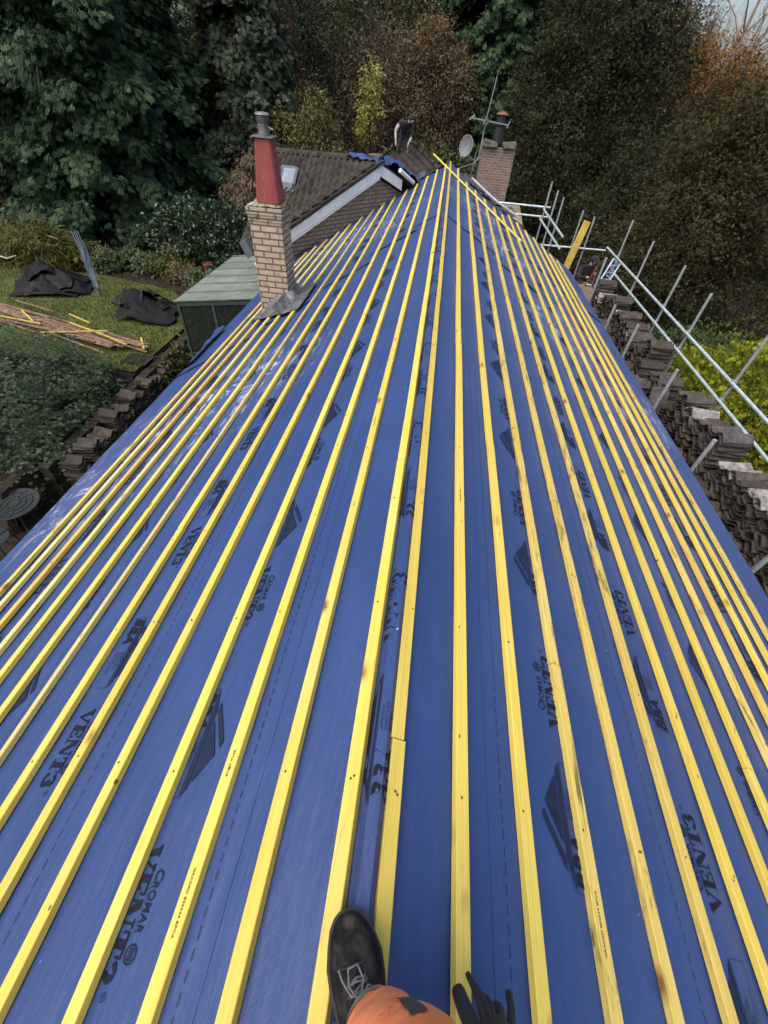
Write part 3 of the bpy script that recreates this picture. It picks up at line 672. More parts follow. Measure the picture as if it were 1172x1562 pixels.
# ------------------------------------------------------------------ near chimney
def chimney_near():
    x0, x1, y0, y1 = -2.50, -2.075, 6.22, 6.60
    t = thing('chimney_stack', ((x0+x1)/2, (y0+y1)/2, 3.3), 'buff brick chimney with a red square pot standing in the blue roof', 'chimney')
    mb = MB(); zt = 4.62
    wall_prism(mb, [(x0, y0), (x1, y0), (x1, y1), (x0, y1)], 3.2, zt)
    mb.build('brick_shaft', M['brick_buff'], t, uv=True)
    mb = MB(); e = .012
    for k in range(2):
        ex = e*(k+1); wall_prism(mb, [(x0-ex, y0-ex), (x1+ex, y0-ex), (x1+ex, y1+ex), (x0-ex, y1+ex)], zt+.075*k, zt+.075*(k+1)+(.0 if k else 0))
    mb.build('brick_cap', M['brick_mossy'], t, uv=True)
    mb = MB(); cx, cy = -2.24, 6.41; zt2 = zt+.15
    # lumpy mortar flaunching with moss
    def fl(a, b):
        x = x0-.01+a*(x1-x0+.02); y = y0-.01+b*(y1-y0+.02); d = max(abs(a-.5), abs(b-.5))*2
        return (x, y, zt2 + .006 + .055*max(0, 1-d)**.6 + .018*mnoise.noise(Vector((x*22, y*22, 3))) + .008*random.random())
    mb.grid(fl, 14, 13); mb.build('mortar_cap', simple('mossy_mortar', (0.16, 0.15, 0.11), .95, 0, .5, 14, .01, 40, .2, c2=(0.34, 0.33, 0.28)), t)
    mb = MB()
    for i in range(26):
        a = random.random()*6.28; r = .15+.07*random.random(); s = .012+.018*random.random()
        p = (cx+r*math.cos(a)*1.15, cy+r*math.sin(a), zt2+.03)
        mb.lathe((p[0], p[1], p[2]-.02), [(s*.8, 0), (s, s*.5), (s*.6, s), (.002, s*1.2)], 7)
    mb.build('moss', simple('bright_moss', (0.10, 0.11, 0.022), .95, 0, .4, 30, .01, 60, .1), t)
    # square tapered pot
    mb = MB(); z0, z1 = zt2+.03, 5.43; h0, h1 = .150, .098
    V = []
    for z, h in ((z0, h0-.012), (z0+.012, h0), (z1-.012, h1), (z1, h1-.008)):
        c = .018
        V += [(cx-h+c, cy-h, z), (cx+h-c, cy-h, z), (cx+h, cy-h+c, z), (cx+h, cy+h-c, z), (cx+h-c, cy+h, z), (cx-h+c, cy+h, z), (cx-h, cy+h-c, z), (cx-h, cy-h+c, z)]
    F = [(r*8+j, r*8+(j+1) % 8, (r+1)*8+(j+1) % 8, (r+1)*8+j) for r in range(3) for j in range(8)] + [tuple(range(7, -1, -1)), tuple(range(24, 32))]
    mb.add(V, F); mb.build('chimney_pot', M['pot_red'], t)
    mb = MB(); mb.box((cx, cy, z1+.008), (.255, .24, .011)); mb.box((cx-.12, cy, z1+.002), (.012, .25, .02)); mb.build('base_plate', M['steel'], t)
    c = thing_part = MB(); c.lathe((cx, cy, z1+.014), [(.066, 0), (.064, .085), (.068, .088), (.068, .098), (.062, .10), (.06, .12)], 22)
    flue = c.build('flue_cowl', M['steel'], t, smooth=False); smooth_by_angle(flue)
    m2 = MB(); m2.lathe((cx, cy, z1+.135), [(.074, 0), (.076, .03), (.073, .055)], 22)
    for k in range(8):
        a = k*math.pi/4; m2.bar((cx+.062*math.cos(a), cy+.062*math.sin(a), z1+.11), (cx+.074*math.cos(a), cy+.074*math.sin(a), z1+.14), .012, .004)
    o = m2.build('cowl_band', simple('sooty_steel', (0.08, 0.075, 0.07), .5, .5, .4, 15), flue); smooth_by_angle(o)
    m3 = MB(); m3.lathe((cx, cy, z1+.19), [(.078, 0), (.086, .008), (.072, .022), (.03, .030), (.002, .031)], 22); o = m3.build('rain_cap', M['steel'], flue); smooth_by_angle(o)
    m4 = MB(); m4.tube([(cx+.06, cy-.02, z1+.10), (cx+.13, cy-.03, z1+.075)], .005, 6); m4.build('strap_tail', M['steel'], flue)
    # lead flashing dressed over battens
    mb = MB()
    def ap(a, b):
        Y = 5.60 + b*(y0-5.60+.01); u = 2.10 + a*.68 + (1-b)*.10*(a-.45) + .03*mnoise.noise(Vector((a*5, b*4, 1)))
        lift = .007 + .014*abs(mnoise.noise(Vector((a*7, b*7, 2)))) + .11*max(0, b-.72)/.28*(1 if .05 < a < .72 else .2)
        return rp(-1, u, Y + (.32*a if b < .5 else .32*a*(1-b)*2)-.0, lift)
    mb.grid(ap, 22, 18, thick=(0, 0, .004))
    def ap2(a, b):
        u = 1.93 + a*.36; Y = 5.62 + b*1.12; lift = .008 + .013*abs(mnoise.noise(Vector((a*7, b*9, 8)))) + .12*max(0, a-.72)/.28
        return rp(-1, min(u + .03*mnoise.noise(Vector((b*6, 0, 1))), 2.272), Y, lift)
    mb.grid(ap2, 14, 24, thick=(0, 0, .004))
    mb.build('lead_flashing', M['lead'], t)
    mb = MB(); mb.box((x0-.10, y0+.06, 4.28), (.10, .14, .20), Matrix.Rotation(R(-25), 3, 'Y')); mb.box((x0-.03, y0+.06, 4.22), (.10, .03, .03)); mb.build('gutter_box', M['grey_frame'], t)  # plain box for the pale gutter end seen beside the shaft, not a lamp
chimney_near()

# ------------------------------------------------------------------ wing with pantiles and white bargeboard
A2 = np.array([0, 13.9]); dv2 = np.array([-.61, -.793]); gv = np.array([-.793, .61])
def wp(along, back, z): p = A2 + dv2*along + gv*back; return (p[0], p[1], z - .066*back)
wing = thing('house_wing', wp(2.56, 2, -.3), 'brick wing with brown pantiles, a skylight and a white bargeboard', 'house wing')
APZ = 4.72; SL = .36
mb = MB()
def gable_wall(mb, back, thick):
    pts = [(-.6, 2.2), (5.75, 2.2), (5.75, APZ-.30-SL*(5.75-2.56)), (2.56, APZ-.28), (1.75, APZ-.28-.40*.81), (-.6, 3.2)]
    V = [wp(a, back, z) for a, z in pts] + [wp(a, back+thick, z) for a, z in pts]; n = len(pts)
    mb.add(V, [tuple(range(n)), tuple(range(2*n-1, n-1, -1))] + [(i, n+i, n+(i+1) % n, (i+1) % n) for i in range(n)])
gable_wall(mb, .03, .2)
mb.build('gable_wall', M['brick_gable'], wing, uv=True)
mb = MB()
def bb(a0, z0, a1, z1, hgt, back, th):
    V = [wp(a0, back, z0), wp(a1, back, z1), wp(a1, back, z1-hgt), wp(a0, back, z0-hgt)]; V += [wp(a0, back+th, z0), wp(a1, back+th, z1), wp(a1, back+th, z1-hgt), wp(a0, back+th, z0-hgt)]
    mb.add(V, [(0, 1, 2, 3), (7, 6, 5, 4), (0, 4, 5, 1), (1, 5, 6, 2), (2, 6, 7, 3), (3, 7, 4, 0)])
bb(2.56, APZ-.06, 6.0, APZ-.06-SL*3.44, .185, -.12, .03)
bb(2.56, APZ-.06, 1.86, APZ-.06-.42*.70, .20, -.123, .03)
mb.build('bargeboard', M['white_board'], wing)
mb = MB(); bb(2.60, APZ-.27, 6.0, APZ-.27-SL*3.4, .03, -.118, .16); mb.build('soffit', M['white_board'], wing)
# pantiled slope: along the ridge (back) and down the slope (along)
def pantiles(mb, f, nrow, row, wid, wave, amp, res):
    ng = int(wid/res)+1
    for r in range(nrow):
        V = []
        for t in (0, 1):
            for i in range(ng):
                g = i*res; wv = amp*(math.sin(2*math.pi*g/wave)+.35*math.sin(4*math.pi*g/wave+.8)); jit = .006*mnoise.noise(Vector((math.floor(g/wave)*3.3, r*2.1, 0)))
                V.append(f(g, r*row + t*(row+.02), wv + .028*t + jit + .004))
        for i in range(ng):
            V.append(f(i*res, r*row + row+.02, -.03+.004))
        F = [(i, i+1, ng+i+1, ng+i) for i in range(ng-1)] + [(ng+i, ng+i+1, 2*ng+i+1, 2*ng+i) for i in range(ng-1)]
        mb.add(V, F)
mb = MB()
pantiles(mb, lambda g, s_, h: wp(2.56 + s_*.94, max(-.10, g - .93*s_), APZ + .02 - s_*.94*SL + h), 12, .30, 3.95, .21, .024, .021)
roofo = mb.build('tiled_roof', M['rooftile'], wing, smooth=True)
mb = MB()
for i in range(9):   # ridge tiles
    b0 = -.1 + i*.44; V = []
    for b in (b0, b0+.43):
        for k in range(7):
            an = math.pi*k/6; V.append(wp(2.56 - .11*math.cos(an), b, APZ + .0 + .085*math.sin(an) + (.012 if b > b0 else 0)))
    mb.add(V, [(k, k+1, 8+k, 7+k) for k in range(6)])
mb.build('ridge_tiles', M['rooftile'], roofo)
mb = MB()   # verge strip of plain tiles along the rake
for i in range(13):
    s0 = i*.28; V = [wp(2.50+s0*.94, -.155, APZ+.035-s0*.94*SL+.0), wp(2.50+(s0+.30)*.94, -.155, APZ+.035-(s0+.30)*.94*SL+.03), wp(2.50+(s0+.30)*.94, .22, APZ+.05-(s0+.30)*.94*SL+.03), wp(2.50+s0*.94, .22, APZ+.05-s0*.94*SL)]
    V += [(x, y, z-.05) for x, y, z in V]
    mb.add(V, [(0, 1, 2, 3), (0, 4, 5, 1), (1, 5, 6, 2), (2, 6, 7, 3), (3, 7, 4, 0)])
mb.build('verge_tiles', M['rooftile_far'], roofo)
mb = MB()   # far slope
V = [wp(2.56, -.1, APZ-.02), wp(2.56, 3.8, APZ-.02), wp(-1.2, 3.8, APZ-.02-.4*3.7), wp(-1.2, -.1, APZ-.02-.4*3.7)]; mb.poly(V, .06, (0, 0, 1)); mb.build('roof_slope', M['rooftile_far'], wing)
# skylight
def slp(g, s_, h=0): return wp(2.56 + s_*.94, g, APZ + .02 - s_*.94*SL + h)
QC = [(2.47, .87), (1.93, .85), (1.26, 1.535), (1.79, 1.52)]
def sq(a, b, h):   # a across, b down the window
    g = (QC[0][0]*(1-a)+QC[1][0]*a)*(1-b) + (QC[3][0]*(1-a)+QC[2][0]*a)*b; s_ = (QC[0][1]*(1-a)+QC[1][1]*a)*(1-b) + (QC[3][1]*(1-a)+QC[2][1]*a)*b
    return wp(2.56 + s_*.94, g, APZ + .02 - s_*.94*SL + h)
sk = MB()
for p, q, w_, h_, z_ in (((0, 0), (1, 0), .11, .09, .05), ((0, 1), (1, 1), .06, .09, .05), ((0, 0), (0, 1), .06, .088, .052), ((1, 0), (1, 1), .06, .088, .052)): sk.bar(sq(*p, z_), sq(*q, z_), w_, h_, up=(SL*.6, SL*.8, 1))
sko = sk.build('skylight', M['grey_frame'], wing)
gl = MB(); gl.poly([sq(.04, .04, .08), sq(.04, .97, .08), sq(.96, .97, .08), sq(.96, .04, .08)], .01, (0, 0, 1)); gl.build('skylight_pane', M['skyglass'], sko)
ap_ = MB(); ap_.grid(lambda a, b: sq(-.1+a*1.2, 1.08+b*.18, .03+.02*math.sin(a*20)), 24, 4); ap_.build('lead_apron', M['lead'], sko)
# lead soaker strip along the abutment of the blue roof and the wing wall
mb = MB()
def fls(a, b):
    X = .55 + a*2.5; Y = end_left(X); u = X/CP
    p = rp(-1, u, Y - .10 + .20*b, .012 + .012*abs(mnoise.noise(Vector((a*40, b*3, 0)))))
    return (p[0], p[1], p[2] + (.10*max(0, b-.5)/.5))
mb.grid(fls, 60, 7, thick=(0, 0, .004)); tag(mb.build('lead_flashing', M['lead_dark']), 'dark grey lead strip where blue roof meets the brick gable wall', 'flashing')
# crumpled underlay over the gable apex
mb = MB()
def cr(a, b):
    al = 2.72 - a*1.75; bk = -.17 + b*1.1
    z = APZ + .05 - (.42*(2.56-al) if al < 2.56 else .36*(al-2.56)) + .07*abs(mnoise.noise(Vector((a*5, b*4, 6)))) + .03*abs(mnoise.noise(Vector((a*13, b*11, 6))))
    if al < 2.5: z += .16*min(1, (2.5-al)/.35)*(1-.35*b) - .10*max(0, (1.5-al))
    z += .06*b
    if b < .12: z -= .10*(.12-b)/.12
    return wp(al, bk, z)
mb.grid(cr, 44, 30, thick=(0, 0, .003))
def cr2(a, b):
    X = .05 + a*.75; Y = end_left(X) + .05 + b*.75
    return (-X, Y, ZR - X*.45 - .02 + .06*abs(mnoise.noise(Vector((a*6, b*5, 9)))) - .1*b)
mb.grid(cr2, 18, 14, thick=(0, 0, .003))
tag(mb.build('loose_underlay', M['membrane']), 'crumpled blue underlay folded over the white bargeboard apex', 'underlay')
mb = MB(); mb.tube([wp(2.05, -.2, APZ-.16), wp(1.5, -.16, APZ-.42)], .045, 10); tag(mb.build('underlay_roll', M['white_board']), 'short pale roll lying at the end of the white bargeboard', 'roll')

# ------------------------------------------------------------------ farther roof, worker's perch, far chimney
far = thing('far_house', (0, 20, 2), 'far house block with dark brown tiled roof where a worker stands', 'house')
mb = MB()
def tilted(mb, P0, P1, P2, nr, nc, th=.02, seed=0):
    """plain tiles on the parallelogram P0 (ridge start) P1 (ridge end) P2 (eaves under P0)"""
    P0, P1, P2 = [np.array(p, float) for p in (P0, P1, P2)]; e = P1-P0; s_ = P2-P0; n = np.cross(s_, e); n /= np.linalg.norm(n); n *= np.sign(n[2])
    rd = random.Random(seed)
    for r in range(nr):
        for c in range(nc):
            o_ = (r % 2)*.5/nc
            a0, a1 = max(0, c/nc-o_+.002), min(1, (c+1)/nc-o_-.004); b0, b1 = r/nr, (r+1.12)/nr
            h0, h1 = .01, .035+rd.random()*.012
            q = [P0+e*a0+s_*b0+n*h0, P0+e*a1+s_*b0+n*h0, P0+e*a1+s_*b1+n*h1, P0+e*a0+s_*b1+n*h1]
            q2 = [x-n*th for x in q]
            mb.add(q+q2, [(0, 1, 2, 3), (2, 6, 7, 3), (0, 3, 7, 4), (1, 5, 6, 2)])
tilted(mb, (-1.35, 19.6, 4.46), (.15, 18.9, 3.55), (-2.3, 17.8, 3.62), 8, 7, seed=1)
tilted(mb, (.2, 18.9, 3.75), (2.9, 17.6, 2.75), (-.3, 16.3, 3.0), 10, 12, seed=2)
tilted(mb, (-2.2, 20.0, 4.05), (-1.3, 19.7, 4.40), (-2.9, 18.6, 3.5), 6, 5, seed=3)
mb.build('tile_covering', M['rooftile_far'], far)
mb = MB(); wall_prism(mb, [(-2.8, 17.7), (2.8, 16.4), (3.2, 22), (-2.8, 22)], -.5, 2.7); mb.build('wall', M['brick_gable'], far, uv=True)
mb = MB()
for i in range(7):
    a = i/7; p = np.array((-1.35, 19.62, 4.50))*(1-a) + np.array((.15, 18.92, 3.60))*a
    mb.tube([p, p + np.array((.19, -.09, -.115))], [.085, .095], 8)
mb.build('hip_tiles', M['rooftile'], far)
# white verge strip along the far gable of the blue roof
mb = MB(); mb.tube([(.62, 13.35, 4.42), (1.02, 12.95, 4.22), (1.35, 12.75, 4.06), (1.85, 12.7, 3.85)], .028, 8); tag(mb.build('verge_strip', simple('pale_grey_strip', (0.30, 0.33, 0.36), .5)), 'pale grey strip along the far gable edge of the blue roof', 'verge strip')
mb = MB()
for i in range(26):
    a = i/25; x = .45 + a*1.3; y = 13.7 - a*.5; z = 4.35 - a*.62
    mb.box((x+random.uniform(-.08, .08), y+random.uniform(-.1, .2), z+random.uniform(-.05, .05)), (.24, .30, .03), Matrix.Rotation(random.uniform(-.5, .5), 3, 'X') @ Matrix.Rotation(.45+random.uniform(-.3, .3), 3, 'Y') @ Matrix.Rotation(random.random()*3, 3, 'Z'))
tag(mb.build('tile_rubble', M['oldtile_dark'], None), 'heap of broken dark tiles behind the far gable edge', 'rubble', kind='stuff')
# broken timber and mortar along the worker's ridge
for i in range(7):
    a = i/6; mb = MB(); p = np.array(wp(2.2-.6*a, .25+.75*a, APZ+.10-.25*a)); ang = random.uniform(-.5, .4) + 2.4
    L = .25 + .35*random.random(); q = p + np.array((math.cos(ang)*L, math.sin(ang)*L, -.05))
    mb.bar(p, q, .05, .03); tag(mb.build('timber_offcut', M['old_wood']), 'brown timber offcut lying on the blue underlay at the gable apex', 'offcut', 'timber offcuts at the gable apex')

ch = thing('chimney_stack', (1.68, 19.9, 2.6), 'weathered red brick chimney behind the far end of the blue roof', 'chimney')
mb = MB(); cx0, cx1, cy0, cy1 = 1.10, 2.26, 19.5, 20.2; wall_prism(mb, [(cx0, cy0), (cx1, cy0), (cx1, cy1), (cx0, cy1)], 2.3, 4.58); mb.build('brick_shaft', M['brick_red'], ch, uv=True)
mb = MB()
for cx_ in (1.25, 1.50, 1.93, 2.12):
    mb.box((cx_+.0, 19.75, 4.63), (.30, .75, .085), Matrix.Rotation(random.uniform(-.12, .12), 3, 'Y') @ Matrix.Rotation(random.uniform(-.2, .2), 3, 'Z'))
mb.box((1.35, 19.62, 4.71), (.42, .4, .06), Matrix.Rotation(.12, 3, 'Y')); mb.box((2.0, 19.62, 4.70), (.46, .4, .07), Matrix.Rotation(-.1, 3, 'Y'))
mb.build('stone_cap', M['stonegrey'], ch)
mb = MB(); mb.lathe((1.60, 19.8, 4.6), [(.20, 0), (.19, .35), (.17, .50), (.20, .52), (.20, .58), (.15, .60), (.15, .80)], 18); po = mb.build('chimney_pot', M['black_metal'], ch); smooth_by_angle(po)
mb = MB(); mb.lathe((1.60, 19.8, 5.40), [(.20, 0), (.17, .03), (.06, .07), (.005, .08)], 18); mb.build('pot_cap', M['terracotta'], po)
# aerial on the chimney
ae = thing('television_aerial', (1.06, 19.45, 4.2), 'thin television aerial on a mast strapped to the far chimney', 'aerial')
mb = MB(); mb.tube([(1.03, 19.45, 4.25), (1.06, 19.45, 5.2), (1.17, 19.45, 6.25)], .016, 7); mb.tube([(1.16, 19.45, 6.15), (1.19, 19.45, 6.42)], .008, 5); mb.build('mast', M['aerial'], ae)
mb = MB(); mb.bar((.56, 19.42, 5.27), (1.83, 19.42, 5.17), .022, .03)
for i in range(9):
    x = .56 + i*.157; z = 5.27 - i*.0124; mb.bar((x, 19.24, z+.02), (x, 19.60, z+.02), .007, .007)
mb.bar((.50, 19.42, 5.22), (.66, 19.42, 5.34), .03, .05); mb.bar((1.80, 19.42, 5.09), (1.86, 19.42, 5.26), .02, .03)
mb.build('boom', M['aerial'], ae)
mb = MB(); mb.tube([(1.00, 19.40, 5.15), (1.06, 19.36, 5.30), (1.15, 19.40, 5.22), (1.08, 19.44, 5.12)], .03, 7, closed=True); mb.build('dipole', M['aerial'], ae)
# dish
di = thing('satellite_dish', (.62, 19.5, 4.0), 'round grey satellite dish beside the far chimney', 'dish')
mb = MB(); nrm = Vector((-.35, -.9, .25)).normalized(); tx = nrm.cross(Vector((0, 0, 1))).normalized(); ty = tx.cross(nrm).normalized()
V = [Vector((.53, 19.45, 4.55))+nrm*-.06]; n_ = 26
for r in (.12, .22, .29):
    for j in range(n_):
        a = 2*math.pi*j/n_; V.append(Vector((.53, 19.45, 4.55)) + (tx*math.cos(a)*.82 + ty*math.sin(a))*r + nrm*(-.06 + .06*(r/.29)**2))
F = [(0, 1+(j+1) % n_, 1+j) for j in range(n_)] + [(1+k*n_+j, 1+k*n_+(j+1) % n_, 1+(k+1)*n_+(j+1) % n_, 1+(k+1)*n_+j) for k in range(2) for j in range(n_)]
mb.add([tuple(v) for v in V], F); mb.add([tuple(v - nrm*.012) for v in V], [tuple(reversed(f)) for f in F]); dd = mb.build('reflector', M['dish_grey'], di, smooth=True)
mb = MB(); mb.tube([tuple(Vector((.53, 19.45, 4.55))+ty*.285*0.95 + tx*math.cos(0)*0 + nrm*0)] + [tuple(Vector((.53, 19.45, 4.55)) + (tx*math.cos(a)*.82*.29 + ty*math.sin(a)*.29)) for a in np.linspace(math.pi/2, math.pi/2+6.2, 30)], .008, 6); mb.build('rim', M['aerial'], di)
mb = MB(); mb.tube([tuple(Vector((.53, 19.45, 4.55))-ty*.28), (.40, 19.1, 4.28)], .012, 6); mb.box((.40, 19.1, 4.30), (.06, .08, .07)); mb.build('feed_arm', M['aerial'], di)
mb = MB(); mb.tube([(.55, 19.52, 4.5), (.65, 19.55, 4.3), (.95, 19.55, 4.15), (1.13, 19.55, 4.30)], .018, 7); mb.tube([(.86, 19.5, 3.7), (.92, 19.5, 4.45)], .012, 6); mb.build('bracket', M['aerial'], di)
mb = MB(); mb.tube([(.10, 18.2, 3.9), (.5, 18.8, 4.05), (.9, 19.3, 4.12), (1.02, 19.42, 4.3), (1.08, 19.44, 4.8)], .014, 6); tag(mb.build('aerial_cable', M['aerial']), 'slack pale cable running up to the far chimney aerial', 'cable')

# ------------------------------------------------------------------ scaffold
XO = 4.75; kx = XO/4.6
SC = thing('scaffold', (4.2, 8, -.5), 'galvanised tube scaffold with guard rails along the eaves', 'scaffold')
def tube_part(name, a, b, r=.0245, mat='galv', par=None):
    mb = MB(); mb.tube([a, b], r, 12); o = mb.build(name, M[mat], par or SC); smooth_by_angle(o, 50); return o
def coupler(p, par):
    mb = MB(); mb.box(p, (.07, .075, .065), Matrix.Rotation(random.uniform(-.3, .3), 3, 'Z')); mb.tube([(p[0]-.05, p[1]+.03, p[2]+.0), (p[0]+.06, p[1]+.045, p[2])], .012, 6); mb.tube([(p[0]+.03, p[1]-.05, p[2]+.02), (p[0]+.03, p[1]+.06, p[2]+.02)], .009, 6)
    mb.build('coupler', M['coupler'], par)
zu, zl = 3.10, 2.785
stds = []
for y, zt in ((3.2, 3.85), (6.48, 3.83), (8.33, 3.78), (9.64, 3.86), (11.5, 3.85), (13.2, 3.92)):
    s_ = tube_part('standard', (XO+.05, y, -.5), (XO+.05, y, zt)); stds.append(s_)
    for z in (zu, zl): coupler((XO+.025, y, z), s_)
tube_part('guard_rail', (XO, .5, zu), (XO, 14.15, zu), mat='galv_pale'); tube_part('guard_rail', (XO, .5, zl), (XO, 12.9, zl+.01), mat='galv_pale')
for y, zt in ((2.85, 3.17), (4.40, 3.33), (5.83, 3.48), (7.53, 3.42), (8.77, 3.30)):
    s_ = tube_part('standard', (3.49, y, -.5), (3.49, y, zt))
s_ = tube_part('standard', (3.50, 10.25, -.5), (3.50, 10.25, 3.72))
for x, y, zt in ((2.80, 14.4, 4.38), (3.02, 14.4, 4.21), (3.22, 14.4, 4.08), (3.84, 14.4, 3.84), (4.2, 14.4, 3.72)):
    s_ = tube_part('standard', (x, y, -.5), (x, y, zt)); coupler((x, y-.03, 2.97), s_)
tube_part('guard_rail', (1.5, 14.45, 3.82), (2.95, 14.45, 3.82), mat='galv_pale'); tube_part('guard_rail', (1.5, 14.45, 3.60), (2.95, 14.45, 3.60), mat='galv_pale')
tube_part('guard_rail', (2.78, 14.47, 3.77), (2.77, 11.4, 3.78), mat='galv_pale'); tube_part('guard_rail', (2.75, 14.47, 3.55), (2.76, 11.3, 3.57), mat='galv_pale')
tube_part('guard_rail', (2.85, 14.35, 2.95), (4.8, 14.35, 2.98), mat='galv_pale')
for i in range(5):
    mb = MB(); mb.box((3.55+.235*i, 6.5, 2.20+.003*(i % 2)), (.225, 15.0, .038)); mb.build('board', M['board'], SC)
for y in (1.6, 4.4, 7.5, 10.2, 13.0): tube_part('transom', (3.3, y, 2.15), (4.9, y, 2.15))
mb = MB(); mb.bar((4.03, 14.35, 3.62), (3.80, 14.1, 2.45), .20, .04, up=(.3, -1, 0)); tag(mb.build('plank', M['plank_yellow']), 'yellow plank leaning upright between scaffold poles', 'plank')
# blue lattice beam leaning inside the scaffold
lb = thing('lattice_beam', (4.62, 12.9, 2.2), 'blue and silver lattice beam leaning in the scaffold beside the tile stacks', 'lattice beam')
a0, a1 = Vector((4.32, 12.75, 2.15)), Vector((4.62, 12.95, 3.12)); dx = Vector((.20, -.05, -.06))
for nm, o_ in (('chord', Vector((0, 0, 0))), ('chord', dx)):
    mb = MB(); mb.tube([tuple(a0+o_), tuple(a1+o_)], .024, 8); mb.build(nm, M['galv_pale'], lb)
mb = MB()
for i in range(12):
    p = a0.lerp(a1, i/12) + (dx if i % 2 else Vector()); q = a0.lerp(a1, (i+1)/12) + (Vector() if i % 2 else dx); mb.tube([tuple(p), tuple(q)], .016, 6)
    mb.box(tuple(a0.lerp(a1, (i+.5)/12)+dx*.5), (.10, .012, .05), Matrix.Rotation(.5*i, 3, 'Y'))
mb.build('lacing', M['net_blue'], lb)

# ------------------------------------------------------------------ stacked roof tiles
def tile_mesh(seed):
    """one interlocking double-roll concrete tile: 0.33 wide (local x), 0.42 long (local y)"""
    mb = MB(); n = 19; rd = random.Random(seed); V = []
    prof = []
    for i in range(n):
        x = -.165 + .33*i/(n-1); z = .036*math.sin(2*math.pi*(x+.165)/.33*1.12 - .7) + .007*math.sin(4*math.pi*(x+.1)/.33)
        prof.append((x, z))
    chips = [rd.uniform(0, .012) for _ in range(n)]
    for t in (.0, -.016):
        for j in range(4):
            y = -.21 + .42*j/3
            for i, (x, z) in enumerate(prof):
                yy = y + (chips[i] if j == 0 else 0); V.append((x, yy, z + t + (.010 if j == 0 else 0)*(1 if t == 0 else .4)))
    N = 4*n; F = []
    for j in range(3):
        for i in range(n-1):
            a = j*n+i; F.append((a, a+1, a+n+1, a+n)); F.append((N+a+n, N+a+n+1, N+a+1, N+a))
    for i in range(n-1):
        F.append((N+i, N+i+1, i+1, i)); b = 3*n+i; F.append((b, b+1, N+b+1, N+b))
    for j in range(3):
        a = j*n; F.append((a, a+n, N+a+n, N+a)); b = j*n+n-1; F.append((N+b, N+b+n, b+n, b))
    me = bpy.data.meshes.new('roof_tile'); me.from_pydata(V, [], F)
    for p in me.polygons: p.use_smooth = False
    return me
TM = {}
for mk in ('oldtile', 'oldtile_pale', 'oldtile_dark'):
    TM[mk] = []
    for s_ in range(3):
        me = tile_mesh(s_); me.materials.append(M[mk]); TM[mk].append(me)
BULK = MB()
def stack(x, y, z0, n, label, group, yaw, lean=0.0, pitch=.026, top=None, rough=1.0, bulk=False):
    """a pile of tiles: each one an object when near, one mass when far"""
    px, py, zc = 0, 0, 0
    for i in range(n):
        mk = 'oldtile'
        if top and i >= n-len(top): mk = top[i-(n-len(top))]
        px += random.uniform(-.008, .008)*rough; py += (random.uniform(-.010, .010) + lean)*rough
        me = TM[mk][random.randrange(3)]
        zc += pitch*random.choice((.55, .7, .8, 1.0, 1.3, 1.7)); loc = (x + px + random.uniform(-.022, .022)*rough, y + py, z0 + .015 + zc)
        rot = (random.uniform(-.04, .04)*rough + lean*4, random.uniform(-.04, .04)*rough, yaw + random.uniform(-.09, .09)*rough + (math.pi if random.random() < .25 else 0))
        if bulk:
            mt = Matrix.Translation(loc) @ __import__('mathutils').Euler(rot).to_matrix().to_4x4()
            BULK.add([tuple(mt @ v.co) for v in me.vertices], [tuple(p.vertices) for p in me.polygons], {'oldtile': 0, 'oldtile_pale': 1, 'oldtile_dark': 2}[mk])
        else:
            o = bpy.data.objects.new('concrete_tile', me); COL.objects.link(o); o.location = loc; o.rotation_euler = rot
            tag(o, label, 'roof tile', group)
ZS = 2.24
YAW = R(90)
rail_lab = ['nearest the viewer', 'second from the viewer', 'third from the viewer', 'fourth from the viewer', 'fifth from the viewer', 'sixth from the viewer', 'seventh from the viewer', 'eighth from the viewer', 'ninth from the viewer', 'tenth from the viewer', 'eleventh from the viewer', 'twelfth from the viewer', 'thirteenth from the viewer', 'fourteenth from the viewer']
rr_ = random.Random(11)
yb = 2.45
for i in range(25):
    gap = 6.35 < yb < 6.9
    n = 14 + rr_.randint(-1, 1) if yb < 6.3 else (6 if gap else 13 + rr_.randint(-2, 2))
    tp_ = {3: ['oldtile_dark'], 4: ['oldtile_pale', 'oldtile_pale'], 6: ['oldtile_pale'], 7: ['oldtile_dark'], 9: ['oldtile_pale'], 14: ['oldtile'], 17: ['oldtile_pale', 'oldtile'], 20: ['oldtile_pale'], 23: ['oldtile_pale', 'oldtile_pale', 'oldtile_pale']}.get(i)
    if i < 14: stack(4.24 + rr_.uniform(-.03, .03), yb, ZS, n, f'old concrete roof tile in the rail-side scaffold stack {rail_lab[i]}', f'tiles of the rail-side stack {rail_lab[i]}', YAW, rr_.uniform(-.003, .003), .043, tp_, 1.25)
    else: stack(4.25 + rr_.uniform(-.05, .05), yb, ZS, n, '', '', YAW, rr_.uniform(-.004, .004), .043, tp_, 1.3, True)
    yb += .365 + rr_.uniform(-.01, .05)
yb = 2.55
for i in range(23):
    gap = 6.2 < yb < 7.0
    n = 4 + rr_.randint(-1, 2) if not gap else 2
    if i < 12: stack(3.76 + rr_.uniform(-.04, .04), yb, ZS, n, f'old concrete roof tile in the eaves-side scaffold stack {rail_lab[i]}', f'tiles of the eaves-side stack {rail_lab[i]}', YAW + R(rr_.uniform(-6, 6)), rr_.uniform(-.004, .004), .043, None, 1.5)
    else: stack(3.78 + rr_.uniform(-.05, .05), yb, ZS, n, '', '', YAW + R(rr_.uniform(-8, 8)), rr_.uniform(-.005, .005), .043, None, 1.6, True)
    yb += .375 + rr_.uniform(-.01, .06)
